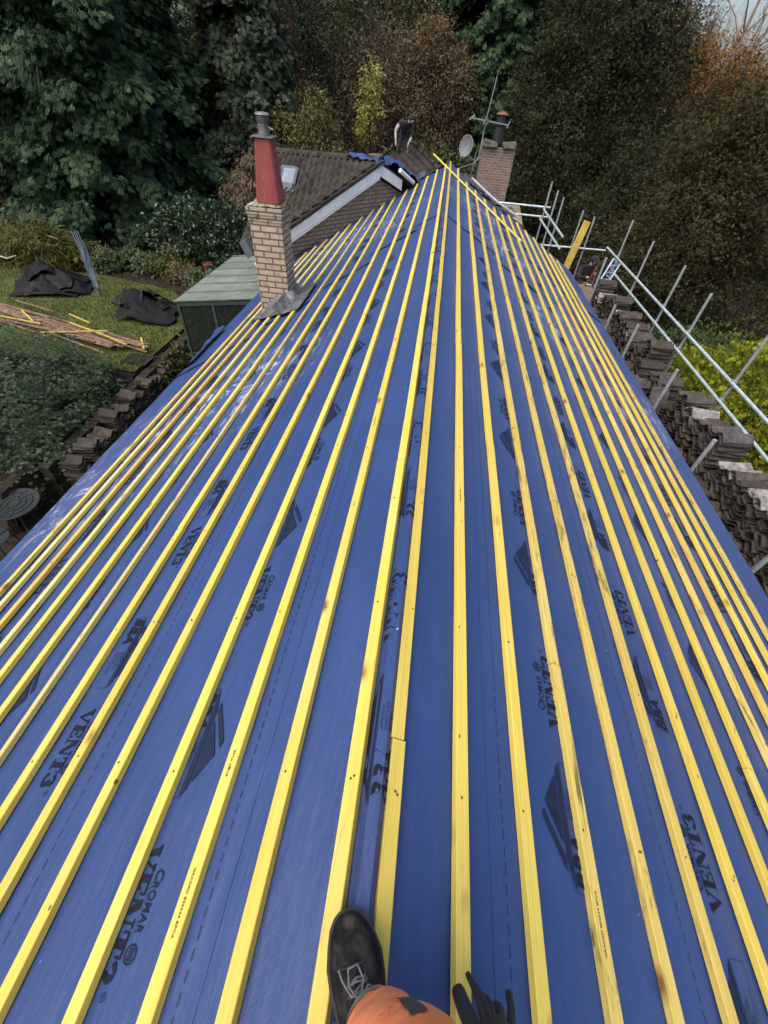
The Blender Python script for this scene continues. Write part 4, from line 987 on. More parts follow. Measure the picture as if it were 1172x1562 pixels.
# a few tiles stood on edge in the gap
for j in range(3):
    o = bpy.data.objects.new('concrete_tile', TM['oldtile_dark'][j]); COL.objects.link(o); o.location = (3.95+.02*j, 6.55+.07*j, ZS+.32); o.rotation_euler = (R(68), R(4*j), R(20)); tag(o, 'dark roof tile propped on edge in the gap beside the yellow-green bush', 'roof tile', 'tiles propped on edge')

# ------------------------------------------------------------------ ground
def ground_h(x, y):
    bank = 0.0
    if y > 17: bank += .13*(y-17)
    h = -.5
    t = min(1, max(0, (-7.25-x)/.12))
    if y < 4.6: t *= max(0, min(1, (y-4.2)/.4))*1.0
    h += .8*t
    h += bank*(1 if x < 2 else max(.25, 1-(x-2)/30))
    if x < -20: h += (-20-x)*.15
    h += .05*mnoise.noise(Vector((x*.3, y*.3, 0))) if (x < -8 or y > 17) else 0
    return h
mb = MB()
xs = sorted(set([-300, -150, -80, -50] + [round(v, 2) for v in np.arange(-40, -7.6, 1.3)] + [-7.5, -7.38, -7.25, -7.13, -7.0, -6, -4, -2, 0, 3, 6, 9, 13, 18, 25, 35, 50, 80, 150, 300]))
ysg = sorted(set([-200, -100, -50, -20, -8, 0, 2, 3.5, 4.2, 4.4, 4.6, 5.5] + [round(v, 2) for v in np.arange(6.5, 45, 1.3)] + [50, 60, 80, 120, 200, 400]))
V = [(x, y, min(ground_h(x, y), 9)) for y in ysg for x in xs]; nx = len(xs)
mb.add(V, [(j*nx+i, j*nx+i+1, (j+1)*nx+i+1, (j+1)*nx+i) for j in range(len(ysg)-1) for i in range(nx-1)])
g = mb.build('ground', M['soil'], smooth=False, origin=(0, 0, 0)); tag(g, kind='structure')
# lawn
def mat_lawn():
    m, nt, out = newmat('lawn'); k = NT(nt); P = k.pos()
    n1 = k.noise(P, 1.2, 5); n2 = k.noise(P, 30, 5)
    col = k.mix(k.ramp(n1, [(0.35, 0.0), (0.7, 1.0)]), (0.070, 0.088, 0.022), (0.115, 0.128, 0.040)); col = k.mix(k.math('MULTIPLY', k.ramp(n2, [(0.4, 0.0), (0.7, 1.0)]), .5), col, (0.035, 0.055, 0.012))
    k.bsdf(out, col, .9, 0, k.bump(n2, .8, .04), .15); return m
M['lawn'] = mat_lawn()
mb = MB()
edge = [(-30, 8.8), (-12, 9.6), (-9.0, 9.5), (-7.45, 9.6), (-7.45, 13.4), (-9.2, 14.8), (-12, 15.6), (-16, 15.4), (-30, 15.0)]
def lz(x, y): return .335 + .05*mnoise.noise(Vector((x*.3, y*.3, 0)))*(1 if x < -8 else 0)
def lawn(a, b):
    x = -30 + a*22.6; y0_ = interp(x, [(-30, 8.8), (-12, 9.3), (-7.4, 9.2)]); y1_ = interp(x, [(-30, 15.2), (-16, 15.3), (-12, 15.5), (-9.3, 14.9), (-7.4, 13.5)])
    y = y0_ + b*(y1_-y0_); return (x, y, lz(x, y) + .012)
mb.grid(lawn, 60, 24); tag(mb.build('lawn', M['lawn'], smooth=True), kind='structure')
def blades(name, n, fpos, hmin, hmax, w, mat, spread=.5, **tg):
    P = np.array([fpos() for _ in range(n)]); h = rng.uniform(hmin, hmax, n); a = rng.uniform(0, 6.283, n)
    dx_ = np.stack([np.cos(a), np.sin(a), np.zeros(n)], 1)*w; ln = rng.normal(0, spread, (n, 3))*h[:, None]; ln[:, 2] = h
    V = np.stack([P-dx_, P+dx_, P+ln], 1).reshape(-1, 3)
    me = bpy.data.meshes.new(name); me.from_pydata(V.tolist(), [], np.arange(3*n).reshape(-1, 3).tolist()); me.materials.append(mat)
    o = link(name, me, (0, 0, 0)); tag(o, **tg); return o
M['grass'] = mat_leaf('grass_blades', (0.045, 0.060, 0.014), (0.10, 0.12, 0.030), (0.17, 0.165, 0.06), .3)
def lawnpos():
    while True:
        a, b = random.random(), random.random(); p = lawn(a**.5, b)
        if p[0] > -17: return p
blades('grass', 26000, lawnpos, .03, .075, .009, M['grass'], .5, label='short green grass of the garden lawn', cat='grass', kind='stuff')
M['litter'] = mat_leaf('litter_leaves', (0.07, 0.04, 0.02), (0.17, 0.11, 0.05), (0.30, 0.21, 0.09), .2)
def lawnlit():
    p = lawnpos(); return (p[0], p[1], p[2]+.03)
blades('lawn_leaves', 700, lawnlit, .01, .03, .028, M['litter'], 1.6, label='scattered brown fallen leaves lying on the lawn', cat='leaves', kind='stuff')
# patio + retaining wall
mb = MB(); mb.grid(lambda a, b: (-7.1+a*4.0, 0+b*14, -.478), 12, 30); tag(mb.build('patio', simple('dark_patio', (0.028, 0.024, 0.020), .9, 0, .5, 4, .02, 12, .2, c2=(0.055, 0.047, 0.038))), kind='structure')
rw = MB()
rd = random.Random(3)
for r in range(5):
    y = 5.4
    while y < 14.5:
        L = rd.uniform(.25, .6); rw.box((-7.18+rd.uniform(-.03, .03), y+L/2, -.42+r*.16), (.22, L-.02, .15), Matrix.Rotation(rd.uniform(-.04, .04), 3, 'Z')); y += L
tag(rw.build('retaining_wall', M['stone']), 'low mossy stone retaining wall holding up the garden lawn', 'wall', kind='thing')

# ------------------------------------------------------------------ lean-to greenhouse
gh = thing('greenhouse', (-4.6, 10.4, -.5), 'green lean-to greenhouse with a grimy translucent roof by the house', 'greenhouse')
fx0, fx1, fy0, fy1 = -5.50, -3.25, 8.97, 12.28; zo, zi = 2.34, 2.62
def ghz(x): return zo + (x-fx0)/(fx1-fx0)*(zi-zo)
mb = MB()
for a, b in (((fx0, fy0), (fx0, fy1)), ((fx0, fy0), (fx1, fy0)), ((fx0, fy1), (fx1, fy1)), ((fx1, fy0), (fx1, fy1))):
    mb.bar((*a, ghz(a[0])-.03), (*b, ghz(b[0])-.03), .06, .08)
mb.build('roof_frame', M['green_frame'], gh)
for (x, y) in ((fx0, fy0), (fx0, fy1), (-4.7, fy0), (-3.9, fy0), (fx0, 10.1), (fx0, 11.2)):
    mb = MB(); mb.bar((x, y, -.5), (x, y, ghz(x)-.03), .055, .055, up=(0, 1, 0)); mb.build('post', M['green_frame'], gh)
ysx = np.linspace(fy0-.05, fy1+.05, 7)
for i in range(6):
    for j, (xa, xb) in enumerate(((fx0-.08, -4.30), (-4.36, fx1))):
        mb = MB(); y0_, y1_ = ysx[i]+.012, ysx[i+1]-.012; z_ = .03 + j*.008
        mb.poly([(xa, y0_, ghz(xa)+z_), (xb, y0_, ghz(xb)+z_), (xb, y1_, ghz(xb)+z_+.002), (xa, y1_, ghz(xa)+z_+.002)], .008, (0, 0, 1)); mb.build('roof_panel', M['poly'], gh)
mb = MB()
for i in range(7): mb.bar((fx0-.06, ysx[i], ghz(fx0)+.045), (fx1, ysx[i], ghz(fx1)+.062), .02, .02)
mb.build('glazing_bar', simple('pale_bar', (0.16, 0.20, 0.17), .6), gh)
mb = MB()
for z in (.35, 1.2): mb.bar((fx0, fy0, z), (fx1, fy0, z), .04, .04); mb.bar((fx0, fy0, z), (fx0, fy1, z), .04, .04)
mb.build('wall_rail', M['green_frame'], gh)
for (a, b) in (((fx0, fy0), (-4.7, fy0)), ((-4.7, fy0), (-3.9, fy0)), ((-3.9, fy0), (fx1, fy0)), ((fx0, fy0), (fx0, 10.1)), ((fx0, 10.1), (fx0, 11.2)), ((fx0, 11.2), (fx0, fy1))):
    mb = MB(); V = [(*a, -.4), (*b, -.4), (*b, ghz(b[0])-.07), (*a, ghz(a[0])-.07)]; mb.add(V, [(0, 1, 2, 3)]); mb.build('glass_panel', M['glass'], gh)
blt = []
mb = MB(); mb.box((-4.2, 10.6, .15), (1.2, 2.4, .05)); mb.box((-4.2, 10.6, -.2), (1.1, 2.2, .04)); mb.build('staging_shelf', M['board'], gh)

# ------------------------------------------------------------------ foliage
class Leaves:
    def __init__(s): s.V = []; s.T = []
    def add(s, P, D, Nn, L, W, tint, bend=.12):
        """rhombic leaves at P along D, flat normal N"""
        D = D/np.linalg.norm(D, axis=1)[:, None]; Sd = np.cross(D, Nn); Sd /= (np.linalg.norm(Sd, axis=1)[:, None]+1e-9)
        N2 = np.cross(Sd, D); L = np.broadcast_to(L, len(P))[:, None]; W = np.broadcast_to(W, len(P))[:, None]
        m = P + D*L*.5 + N2*L*bend
        s.V.append(np.stack([P, m - Sd*W*.5, P + D*L, m + Sd*W*.5], 1).reshape(-1, 3)); s.T.append(np.broadcast_to(tint, len(P)).astype(np.float32))
    def build(s, name, mat, parent=None, origin=None):
        V = np.concatenate(s.V); T = np.concatenate(s.T); n = len(T)
        if origin is None:
            lo, hi = V.min(0), V.max(0); origin = np.array([(lo[0]+hi[0])/2, (lo[1]+hi[1])/2, lo[2]])
        me = bpy.data.meshes.new(name); me.vertices.add(4*n); me.vertices.foreach_set('co', (V-origin).astype(np.float32).ravel())
        me.loops.add(4*n); me.loops.foreach_set('vertex_index', np.arange(4*n, dtype=np.int32)); me.polygons.add(n)
        me.polygons.foreach_set('loop_start', np.arange(0, 4*n, 4, dtype=np.int32))
        me.update(calc_edges=True)
        at = me.attributes.new('tint', 'FLOAT', 'FACE'); at.data.foreach_set('value', T)
        me.materials.append(mat)
        return link(name, me, origin, parent)
def unit(n): v = rng.normal(size=(n, 3)); return v/np.linalg.norm(v, axis=1)[:, None]
def crown_points(lobes, n, inner=.55, zmin=None, rough=.35):
    """clump centres through the outer shell of a union of ellipsoids, lumpy; returns centre, outward"""
    vol = np.array([l[3]*l[4]*l[5] for l in lobes])**.67; pick = rng.choice(len(lobes), n, p=vol/vol.sum())
    Lb = np.array(lobes)[pick]; d = unit(n); rad = inner + (1-inner)*rng.random(n)**.6
    lump = np.array([mnoise.noise(Vector(tuple(d[i]*2.2)) + Vector((pick[i]*5.1, 0, 0))) + .6*mnoise.noise(Vector(tuple(d[i]*5.5)) + Vector((0, pick[i]*3.7, 0))) for i in range(n)])
    rad = rad*(1+rough*lump)
    C = Lb[:, :3] + d*rad[:, None]*Lb[:, 3:6]
    return C, d
def sprays(lv, C, out, per, size, ll, lw, droop=.5, spread=.5, tint_var=.5, flat=.5, fan=1):
    n = len(C); ct = np.clip(rng.normal(.5, tint_var*.5, n), 0, 1)
    idx = np.repeat(np.arange(n), per); m = len(idx)
    P = C[idx] + rng.normal(0, size, (m, 3))*np.array([1, 1, .7])
    D = out[idx]*np.array([1, 1, .35]) + np.array([0, 0, -droop]) + rng.normal(0, spread, (m, 3))
    N = unit(m)*(1-flat) + np.array([0, 0, 1])*flat + out[idx]*.3
    T = np.clip(ct[idx] + rng.normal(0, .1, m), 0, 1); L = ll*rng.uniform(.6, 1.35, m); W = lw*rng.uniform(.7, 1.3, m)
    if fan == 1: lv.add(P, D, N, L, W, T)
    else:
        D = D/np.linalg.norm(D, axis=1)[:, None]; Sd = np.cross(D, N); Sd /= np.linalg.norm(Sd, axis=1)[:, None]+1e-9
        lv.add(P, D, N, L, W, T)
        for k in range(1, fan):
            t = .15 + .65*((k+1)//2)/(fan//2+.001); sg = 1 if k % 2 else -1
            lv.add(P + D*(L*t*.8)[:, None], D + Sd*sg*(.9), N, L*(.62-.3*t), W*.8, T)
def limbs(mb, base, top, lobes, n, r0):
    base = np.array(base, float); top = np.array(top, float)
    pts = [base + (top-base)*t + (rng.normal(0, .12, 3) if 0 < t < 1 else 0) for t in (0, .25, .5, .75, 1)]
    mb.tube([tuple(p) for p in pts], [r0*1.25, r0, r0*.8, r0*.55, r0*.25], 9)
    for i in range(n):
        l = lobes[rng.integers(len(lobes))]; t = rng.uniform(.2, .9); p = base + (top-base)*t; d = unit(1)[0]
        q = np.array(l[:3]) + d*np.array(l[3:6])*rng.uniform(.5, .9); mid = (p+q)/2 + np.array([0, 0, rng.uniform(-.2, .5)])
        mb.tube([tuple(p), tuple(mid), tuple(q)], [r0*.38, r0*.22, r0*.07], 6)
def tree(name, label, cat, base, top, lobes, mat, nclump, per, size, ll, lw, r0=.25, nl=10, group=None, inner=.55, trunk_mat='trunk', core=None, **kw):
    t = thing(name, base, label, cat, group)
    mb = MB(); limbs(mb, base, top, lobes, nl, r0); mb.build('trunk', M[trunk_mat], t, smooth=True)
    lv = Leaves(); C, d = crown_points(lobes, nclump, inner, rough=kw.pop('rough', .35))
    sprays(lv, C, d, per, size, ll, lw, **kw); lv.build('crown', mat, t)
    return t
LM = dict(
 conifer=mat_leaf('conifer_dark', (0.0185, 0.0406, 0.0209), (0.0558, 0.1015, 0.0503), (0.1114, 0.1658, 0.0754), .15),
 conifer2=mat_leaf('conifer_grey', (0.0360, 0.0504, 0.0322), (0.0900, 0.1140, 0.0736), (0.1500, 0.1740, 0.1127), .2),
 yew=mat_leaf('yew_dark', (0.020, 0.024, 0.010), (0.044, 0.048, 0.021), (0.072, 0.074, 0.032), .15),
 yew2=mat_leaf('yew_olive', (0.030, 0.031, 0.012), (0.066, 0.064, 0.025), (0.105, 0.098, 0.040), .18),
 olive=mat_leaf('olive_leaves', (0.0585, 0.0676, 0.0260), (0.1625, 0.1690, 0.0676), (0.3120, 0.2795, 0.1105), .3),
 yellowgreen=mat_leaf('yellow_green_leaves', (0.0938, 0.1000, 0.0336), (0.2375, 0.2313, 0.0816), (0.4250, 0.3562, 0.1200), .35),
 lime=mat_leaf('lime_leaves', (0.1936, 0.2057, 0.0484), (0.3993, 0.3751, 0.1029), (0.5808, 0.5082, 0.1815), .35),
 brown=mat_leaf('russet_leaves', (0.0750, 0.0580, 0.0351), (0.1750, 0.1323, 0.0783), (0.2500, 0.2025, 0.1148), .3),
 orange=mat_leaf('orange_leaves', (0.12, 0.06, 0.02), (0.27, 0.145, 0.05), (0.40, 0.24, 0.095), .35),
 gold=mat_leaf('golden_conifer', (0.0891, 0.1124, 0.0093), (0.2419, 0.2700, 0.0201), (0.4329, 0.4499, 0.0497), .3),
 midgreen=mat_leaf('mid_green', (0.0345, 0.0517, 0.0184), (0.0862, 0.1127, 0.0414), (0.1437, 0.1725, 0.0690), .25),
 hedge=mat_leaf('hedge_blue_green', (0.020, 0.038, 0.017), (0.056, 0.092, 0.044), (0.110, 0.152, 0.080), .2, .45, .4),
 laurel=mat_leaf('laurel', (0.0105, 0.0251, 0.0112), (0.0272, 0.0523, 0.0233), (0.0523, 0.0890, 0.0455), .15, .35, .5),
 fern=mat_leaf('fern', (0.0495, 0.0577, 0.0165), (0.1155, 0.1155, 0.0371), (0.1815, 0.1650, 0.0619), .3),
 pale=mat_leaf('pale_perennial', (0.0499, 0.0725, 0.0317), (0.1087, 0.1449, 0.0679), (0.2083, 0.1902, 0.0996), .3),
 twig=mat_leaf('pinkish_twigs', (0.1400, 0.0900, 0.0700), (0.2600, 0.1800, 0.1500), None, .2),
 dead=mat_leaf('dead_stems', (0.0810, 0.0607, 0.0405), (0.1958, 0.1458, 0.0972), (0.2970, 0.2295, 0.1553), .2))
# big dark conifer on the left, drooping tiers
def tiered(name, label, base, top_z, lob, mat, nb, per, ll, lw, r0=.35, group=None):
    t = thing(name, base, label, 'tree', group)
    mb = MB(); b = np.array(base, float); lv = Leaves(); Hh = top_z-b[2]
    mb.tube([tuple(b), tuple(b+np.array([.1, 0, Hh*.5])), tuple(b+np.array([0, .1, Hh]))], [r0, r0*.7, r0*.1], 10)
    for i in range(nb):
        f = rng.random()**.85; z = b[2] + Hh*(.03+.95*f); a = rng.uniform(0, 6.283); rr = lob(f)*rng.uniform(.72, 1.12)
        st = np.array([b[0], b[1], z+rr*.12]); en = np.array([b[0]+math.cos(a)*rr, b[1]+math.sin(a)*rr, z-rr*rng.uniform(.08, .3)])
        if i % 4 == 0: mb.tube([tuple(st), tuple((st+en)/2+np.array([0, 0, .25])), tuple(en)], [.06, .04, .012], 5)
        k = int(8 + rr*5); ts = rng.uniform(.35, 1.0, k)**.7
        C = st + (en-st)*ts[:, None]; C[:, 2] += np.sin(ts*3.1)*.25; sidev = np.array([-math.sin(a), math.cos(a), 0])
        C += sidev*(rng.normal(0, .32, k)*(1.15-ts*.5))[:, None]
        o_ = np.tile(np.array([math.cos(a), math.sin(a), 0.]), (k, 1)) + sidev*rng.normal(0, .35, k)[:, None]
        sprays(lv, C, o_, per, .17, ll, lw, droop=.75, spread=.34, tint_var=.55, flat=.6, fan=7)
    mb.build('trunk', M['trunk'], t, smooth=True); lv.build('crown', mat, t); return t
tiered('conifer_tree', 'huge dark green conifer with drooping tiers above the garden', (-15.2, 22.5, .9), 15.5, lambda f: 6.6*(1-f*.55)*(.86+.14*math.sin(f*40)), LM['conifer'], 800, 9, .34, .050)
tiered('conifer_tree', 'narrow grey green conifer just behind the red chimney pot', (-9.0, 24.5, .9), 13.0, lambda f: 2.3*(1-f*.75)+.3, LM['conifer2'], 300, 9, .30, .045, .2)
tiered('conifer_tree', 'bluish dark conifer standing behind the television aerial', (1.35, 31, 2), 17, lambda f: 2.7*(1-f*.7)+.4, LM['conifer'], 380, 8, .40, .065, .25)
tiered('conifer_tree', 'dark conifer at the corner left of the lawn behind the tiers', (-24.5, 27, 2), 17, lambda f: 5.0*(1-f*.6)+.4, LM['conifer'], 300, 7, .45, .08, .3)
# deciduous and yews
tree('shrub', 'olive green shrub with arching stems behind the tiled wing', 'shrub', (-7.0, 23.5, .8), (-6.8, 23.6, 4.0), [(-7.2, 23.6, 3.2, 1.5, 1.2, 1.9), (-6.0, 23.8, 3.5, 1.3, 1.1, 2.0), (-7.6, 24, 2.0, 1.3, 1.0, 1.4)], LM['olive'], 900, 22, .20, .13, .05, .12, 14, droop=.5, spread=.6, tint_var=.6)
tree('shrub', 'tall grey green scrub behind the olive shrub', 'shrub', (-7.0, 28, 1.5), (-7, 28, 8), [(-7.5, 28, 6.2, 2.0, 1.6, 3.0), (-5.6, 28.5, 7.5, 1.8, 1.6, 3.2), (-8.6, 28.5, 8.0, 1.6, 1.4, 2.8)], LM['conifer2'], 1000, 20, .28, .17, .055, .16, 16, droop=.3, spread=.7, tint_var=.6)
tree('deciduous_tree', 'tall yellowing tree above the tiled wing roof', 'tree', (-4.6, 31.5, 2), (-4.6, 31.5, 10), [(-5.4, 31.5, 9.0, 1.9, 1.6, 2.6), (-3.6, 32, 10.0, 1.7, 1.6, 2.2), (-6.3, 32, 10.6, 1.4, 1.3, 1.8), (-2.4, 33, 11.0, 1.6, 1.3, 1.5)], LM['yellowgreen'], 1000, 22, .26, .15, .07, .2, 18, droop=.25, spread=.8, tint_var=.7)
tree('deciduous_tree', 'bare brown scrub tree with tangled stems behind the worker', 'tree', (-4.4, 28.5, 1.6), (-4.4, 28.5, 7.2), [(-4.6, 28.5, 5.2, 1.7, 1.4, 2.4), (-5.6, 28.2, 4.2, 1.3, 1.2, 1.9), (-3.6, 28.8, 6.5, 1.2, 1.2, 1.6)], LM['dead'], 700, 22, .24, .24, .035, .15, 26, droop=.35, spread=.7, tint_var=.6)
tree('sapling', 'bright lime yellow sapling in front of the brown scrub', 'sapling', (-3.65, 25, 1.0), (-3.6, 25, 6.6), [(-3.6, 25, 6.0, .45, .45, .75), (-3.75, 25, 5.1, .6, .5, .55), (-3.95, 25.1, 4.4, .4, .4, .4)], LM['lime'], 130, 14, .11, .12, .06, .05, 14, droop=.2, spread=.6, inner=.2, tint_var=.5)
tree('oak_tree', 'russet brown oak behind the worker and the satellite dish', 'tree', (-1.2, 28.5, 1.6), (-1.2, 28.5, 7.0), [(-1.2, 28.3, 5.6, 1.7, 1.5, 1.7), (-2.3, 28.2, 5.2, 1.2, 1.1, 1.4), (-.1, 28.4, 5.5, 1.1, 1.1, 1.5), (-1.4, 28.3, 7.0, 1.2, 1.1, 1.0), (-.9, 28, 4.2, 1.5, 1.1, 1.1)], LM['brown'], 1500, 22, .20, .13, .065, .2, 20, droop=.2, spread=.8, tint_var=.55)
tree('shrub', 'mid green undergrowth shrub at the foot of the brown oak', 'shrub', (-.8, 24.8, 1.0), (-.8, 24.8, 3.6), [(-.9, 24.6, 2.9, 1.5, .9, 1.3), (.6, 24.6, 2.6, 1.1, .9, 1.1), (-2.4, 24.6, 2.6, 1.1, .9, 1.2)], LM['midgreen'], 420, 18, .18, .17, .09, .1, 10, droop=.3, spread=.7, tint_var=.6)
tree('yew_tree', 'tall dark olive yew filling the view right of the far chimney', 'tree', (5.6, 25, .8), (5.8, 25, 11), [(5.4, 25, 4.2, 2.9, 2.4, 3.4), (4.2, 25, 2.6, 1.9, 1.8, 2.6), (6.8, 25.4, 6.2, 2.4, 2.1, 3.2), (5.2, 25.4, 8.0, 2.3, 2.0, 2.8), (7.6, 25.8, 7.6, 1.2, 1.1, 1.5), (3.6, 25.6, 6.0, 1.3, 1.3, 1.8)], LM['yew'], 4200, 22, .24, .15, .026, .4, 26, droop=.30, spread=.5, tint_var=.75, fan=5, rough=.55, inner=.45)
tree('yew_tree', 'olive yew overhanging the scaffold behind the yellow-green bush', 'tree', (8.8, 17.5, -.4), (8.6, 17.5, 6.5), [(8.2, 17.2, 3.0, 2.0, 1.8, 2.6), (9.8, 17, 4.2, 2.2, 1.8, 2.4), (7.0, 17.6, 1.6, 1.6, 1.5, 2.0), (7.6, 17.5, 5.2, 1.1, 1.1, 1.5), (10.8, 17, 1.5, 2.0, 1.8, 2.2), (9.2, 17.2, 5.6, 1.3, 1.1, 1.2)], LM['yew2'], 4400, 22, .19, .115, .021, .3, 24, droop=.3, spread=.5, tint_var=.8, fan=5, rough=.55, inner=.45)
tree('deciduous_tree', 'orange beech glowing above the yews at the edge of the sky', 'tree', (11.8, 33, 1), (12, 33, 9), [(11.3, 33, 7.1, 1.7, 1.5, 1.5), (13.4, 33, 7.1, 1.7, 1.4, 1.3), (15.2, 33, 6.2, 1.8, 1.4, 1.3), (10.4, 33, 8.4, .9, .8, 1.0)], LM['orange'], 700, 20, .26, .16, .08, .25, 26, droop=.2, spread=.8, tint_var=.6)
def bare_tree(label, base, hgt, spreadr):
    t = thing('bare_tree', base, label, 'tree'); mb = MB(); b = np.array(base, float)
    mb.tube([tuple(b), tuple(b+np.array([.1, 0, hgt*.45])), tuple(b+np.array([.3, 0, hgt]))], [.22, .15, .02], 8)
    def br(p, d, L, r, lev):
        q = p + d*L; mid = (p+q)/2 + rng.normal(0, L*.05, 3); mb.tube([tuple(p), tuple(mid), tuple(q)], [r, r*.75, r*.45], 4 if lev > 1 else 5)
        if lev < 4:
            for _ in range(3):
                s_ = rng.uniform(.4, 1.0); nd = d + rng.normal(0, .45, 3); nd[2] += .22; nd /= np.linalg.norm(nd); br(p+d*L*s_, nd, L*rng.uniform(.5, .72), r*.5, lev+1)
    for i in range(17):
        a = rng.uniform(0, 6.283); d = np.array([math.cos(a)*.75, math.sin(a)*.75, rng.uniform(.5, 1.1)]); d /= np.linalg.norm(d); br(b+np.array([.1, 0, hgt*rng.uniform(.25, .8)]), d, spreadr*rng.uniform(.30, .5), .045, 0)
    mb.build('branches', simple('pinkish_bark', (0.20, 0.14, 0.12), .9, 0, .3, 4), t)
bare_tree('bare pinkish twiggy tree against the pale sky', (14.2, 35, 1), 11, 6.0)
bare_tree('bare twiggy tree at the sky gap beside the dark yew', (11.2, 36, 1), 10.5, 5.0)
# wood farther up the bank: separate crowns
back = [(-19, 36, 9, 4.5, 'conifer', 'dark green tree high on the bank above the big conifer'), (-11, 37, 9.5, 4.0, 'orange', 'orange tree peeping out above the grey green conifer'), (-7, 40, 11, 4.5, 'midgreen', 'mid green tree on the bank above the tiled wing'), (-2.2, 41, 12, 4.5, 'yellowgreen', 'yellow green tree on the bank above the brown oak'), (2.8, 42, 11, 4.2, 'conifer2', 'grey green tree on the bank behind the bluish conifer'), (5.0, 38, 11.5, 2.2, 'yellowgreen', 'yellowish crown in the gap beside the tall dark yew'), (8.5, 43, 8.5, 4.0, 'yew2', 'olive tree far behind the tall dark yew'), (17.5, 38, 5.0, 4.2, 'yew2', 'low olive tree at the edge of the sky beside the orange beech'), (-27, 38, 10, 5.0, 'midgreen', 'mid green tree on the bank far left of the big conifer')]
for (x, y, z, r, mk, lb_) in back:
    tree('woodland_tree', lb_, 'tree', (x, y, ground_h(x, y)-.1), (x, y, z+r*.5), [(x, y, z-r*.2, r, r*.7, r*1.1), (x+r*.5, y-.5, z-r*.9, r*.8, r*.6, r), (x-r*.6, y-.5, z-r*.7, r*.8, r*.6, r)], LM[mk], 900, 18, r*.10, .26, .12, .25, 10, 'trees on the bank beyond the roofs', droop=.3, spread=.7, tint_var=.6)
tree('yew_bush', 'low dark yew bush in the gap between the two big yews', 'bush', (6.7, 21.5, -.2), (6.7, 21.5, 3.4), [(6.6, 21.5, 2.6, 1.4, 1.1, 1.5), (6.2, 21.3, 1.0, 1.5, 1.1, 1.4), (7.4, 21.8, 4.0, 1.0, .9, 1.2)], LM['yew'], 900, 22, .20, .14, .025, .15, 10, droop=.3, spread=.5, tint_var=.7, fan=5, rough=.5)
# golden conifer bush and green one by the scaffold
tree('golden_conifer', 'bright yellow-green conifer bush pressing against the guard rails', 'bush', (6.9, 8.0, -.5), (6.7, 8.0, 2.6), [(6.7, 8.0, 1.9, 1.35, 1.6, 1.05), (6.2, 6.8, 1.5, 1.1, 1.2, .95), (7.2, 6.0, 1.6, 1.6, 1.3, 1.2), (5.55, 8.5, 2.0, .75, .8, .62), (5.3, 7.7, 1.85, .55, .7, .55)], LM['gold'], 3000, 8, .08, .13, .020, .15, 12, inner=.76, droop=-.25, spread=.40, tint_var=.9, fan=7, flat=.35, rough=.3)
tree('round_bush', 'dull green rounded bush behind the yellow-green conifer bush', 'bush', (6.6, 11.2, -.5), (6.6, 11.2, 1.8), [(6.6, 11.0, 1.35, 1.3, 1.2, .85), (7.6, 11.5, 1.1, 1.2, 1.2, .9)], LM['midgreen'], 620, 14, .11, .12, .05, .1, 8, inner=.7, droop=.2, spread=.5, tint_var=.5)
# hedge shrub left of the passage
tree('evergreen_shrub', 'broad blue green evergreen shrub spreading over the garden edge', 'shrub', (-9.5, 7.4, .2), (-9.4, 7.4, 1.1), [(-9.6, 7.8, .55, 1.9, 1.4, 1.1), (-8.4, 8.3, .45, 1.0, .9, .8), (-8.8, 6.3, .45, 1.4, 1.1, 1.1), (-10.6, 6.6, .4, 1.8, 1.4, .9), (-8.3, 5.3, -.05, .8, .7, .6), (-11.5, 8.3, .4, 1.6, 1.2, .75), (-9.6, 5.2, .2, 1.4, 1.0, .9), (-7.75, 7.6, .15, .55, 1.2, .6), (-7.6, 6.2, .1, .6, .9, .6), (-8.0, 5.0, -.05, .7, .6, .55)], LM['hedge'], 7000, 5, .075, .115, .0125, .12, 24, inner=.74, droop=.12, spread=.30, tint_var=.7, fan=9, flat=.75)
# laurel & bed plants
tree('laurel_bush', 'glossy dark laurel bush behind the greenhouse', 'bush', (-9.2, 18.0, .3), (-9.2, 18, 2.0), [(-9.2, 18, 1.5, 1.6, 1.2, 1.05), (-8.0, 18.2, 1.3, 1.0, 1.0, .9), (-10.6, 18.6, 1.1, 1.1, .9, .8)], LM['laurel'], 900, 14, .13, .15, .075, .1, 8, inner=.7, droop=.25, spread=.6, tint_var=.6)
tree('bush', 'brownish stemmy bush drooping beneath the grey green conifer', 'bush', (-7.9, 21, .6), (-7.9, 21, 3.0), [(-7.9, 21, 2.4, .9, .8, 1.3), (-8.6, 20.8, 2.0, .7, .7, 1.0)], LM['dead'], 240, 16, .14, .24, .035, .08, 16, droop=.8, spread=.35, tint_var=.5)
tree('fern_clump', 'yellow green arching fern clump at the end of the flower bed', 'plant', (-14.4, 15.8, .3), (-14.4, 15.8, 1.2), [(-14.4, 15.8, .95, 1.1, .9, .8), (-15.6, 15.9, .8, 1.0, .8, .7), (-13.4, 16.2, .6, .6, .6, .5)], LM['fern'], 330, 12, .10, .34, .05, .04, 20, inner=.4, droop=.35, spread=.5, tint_var=.6)
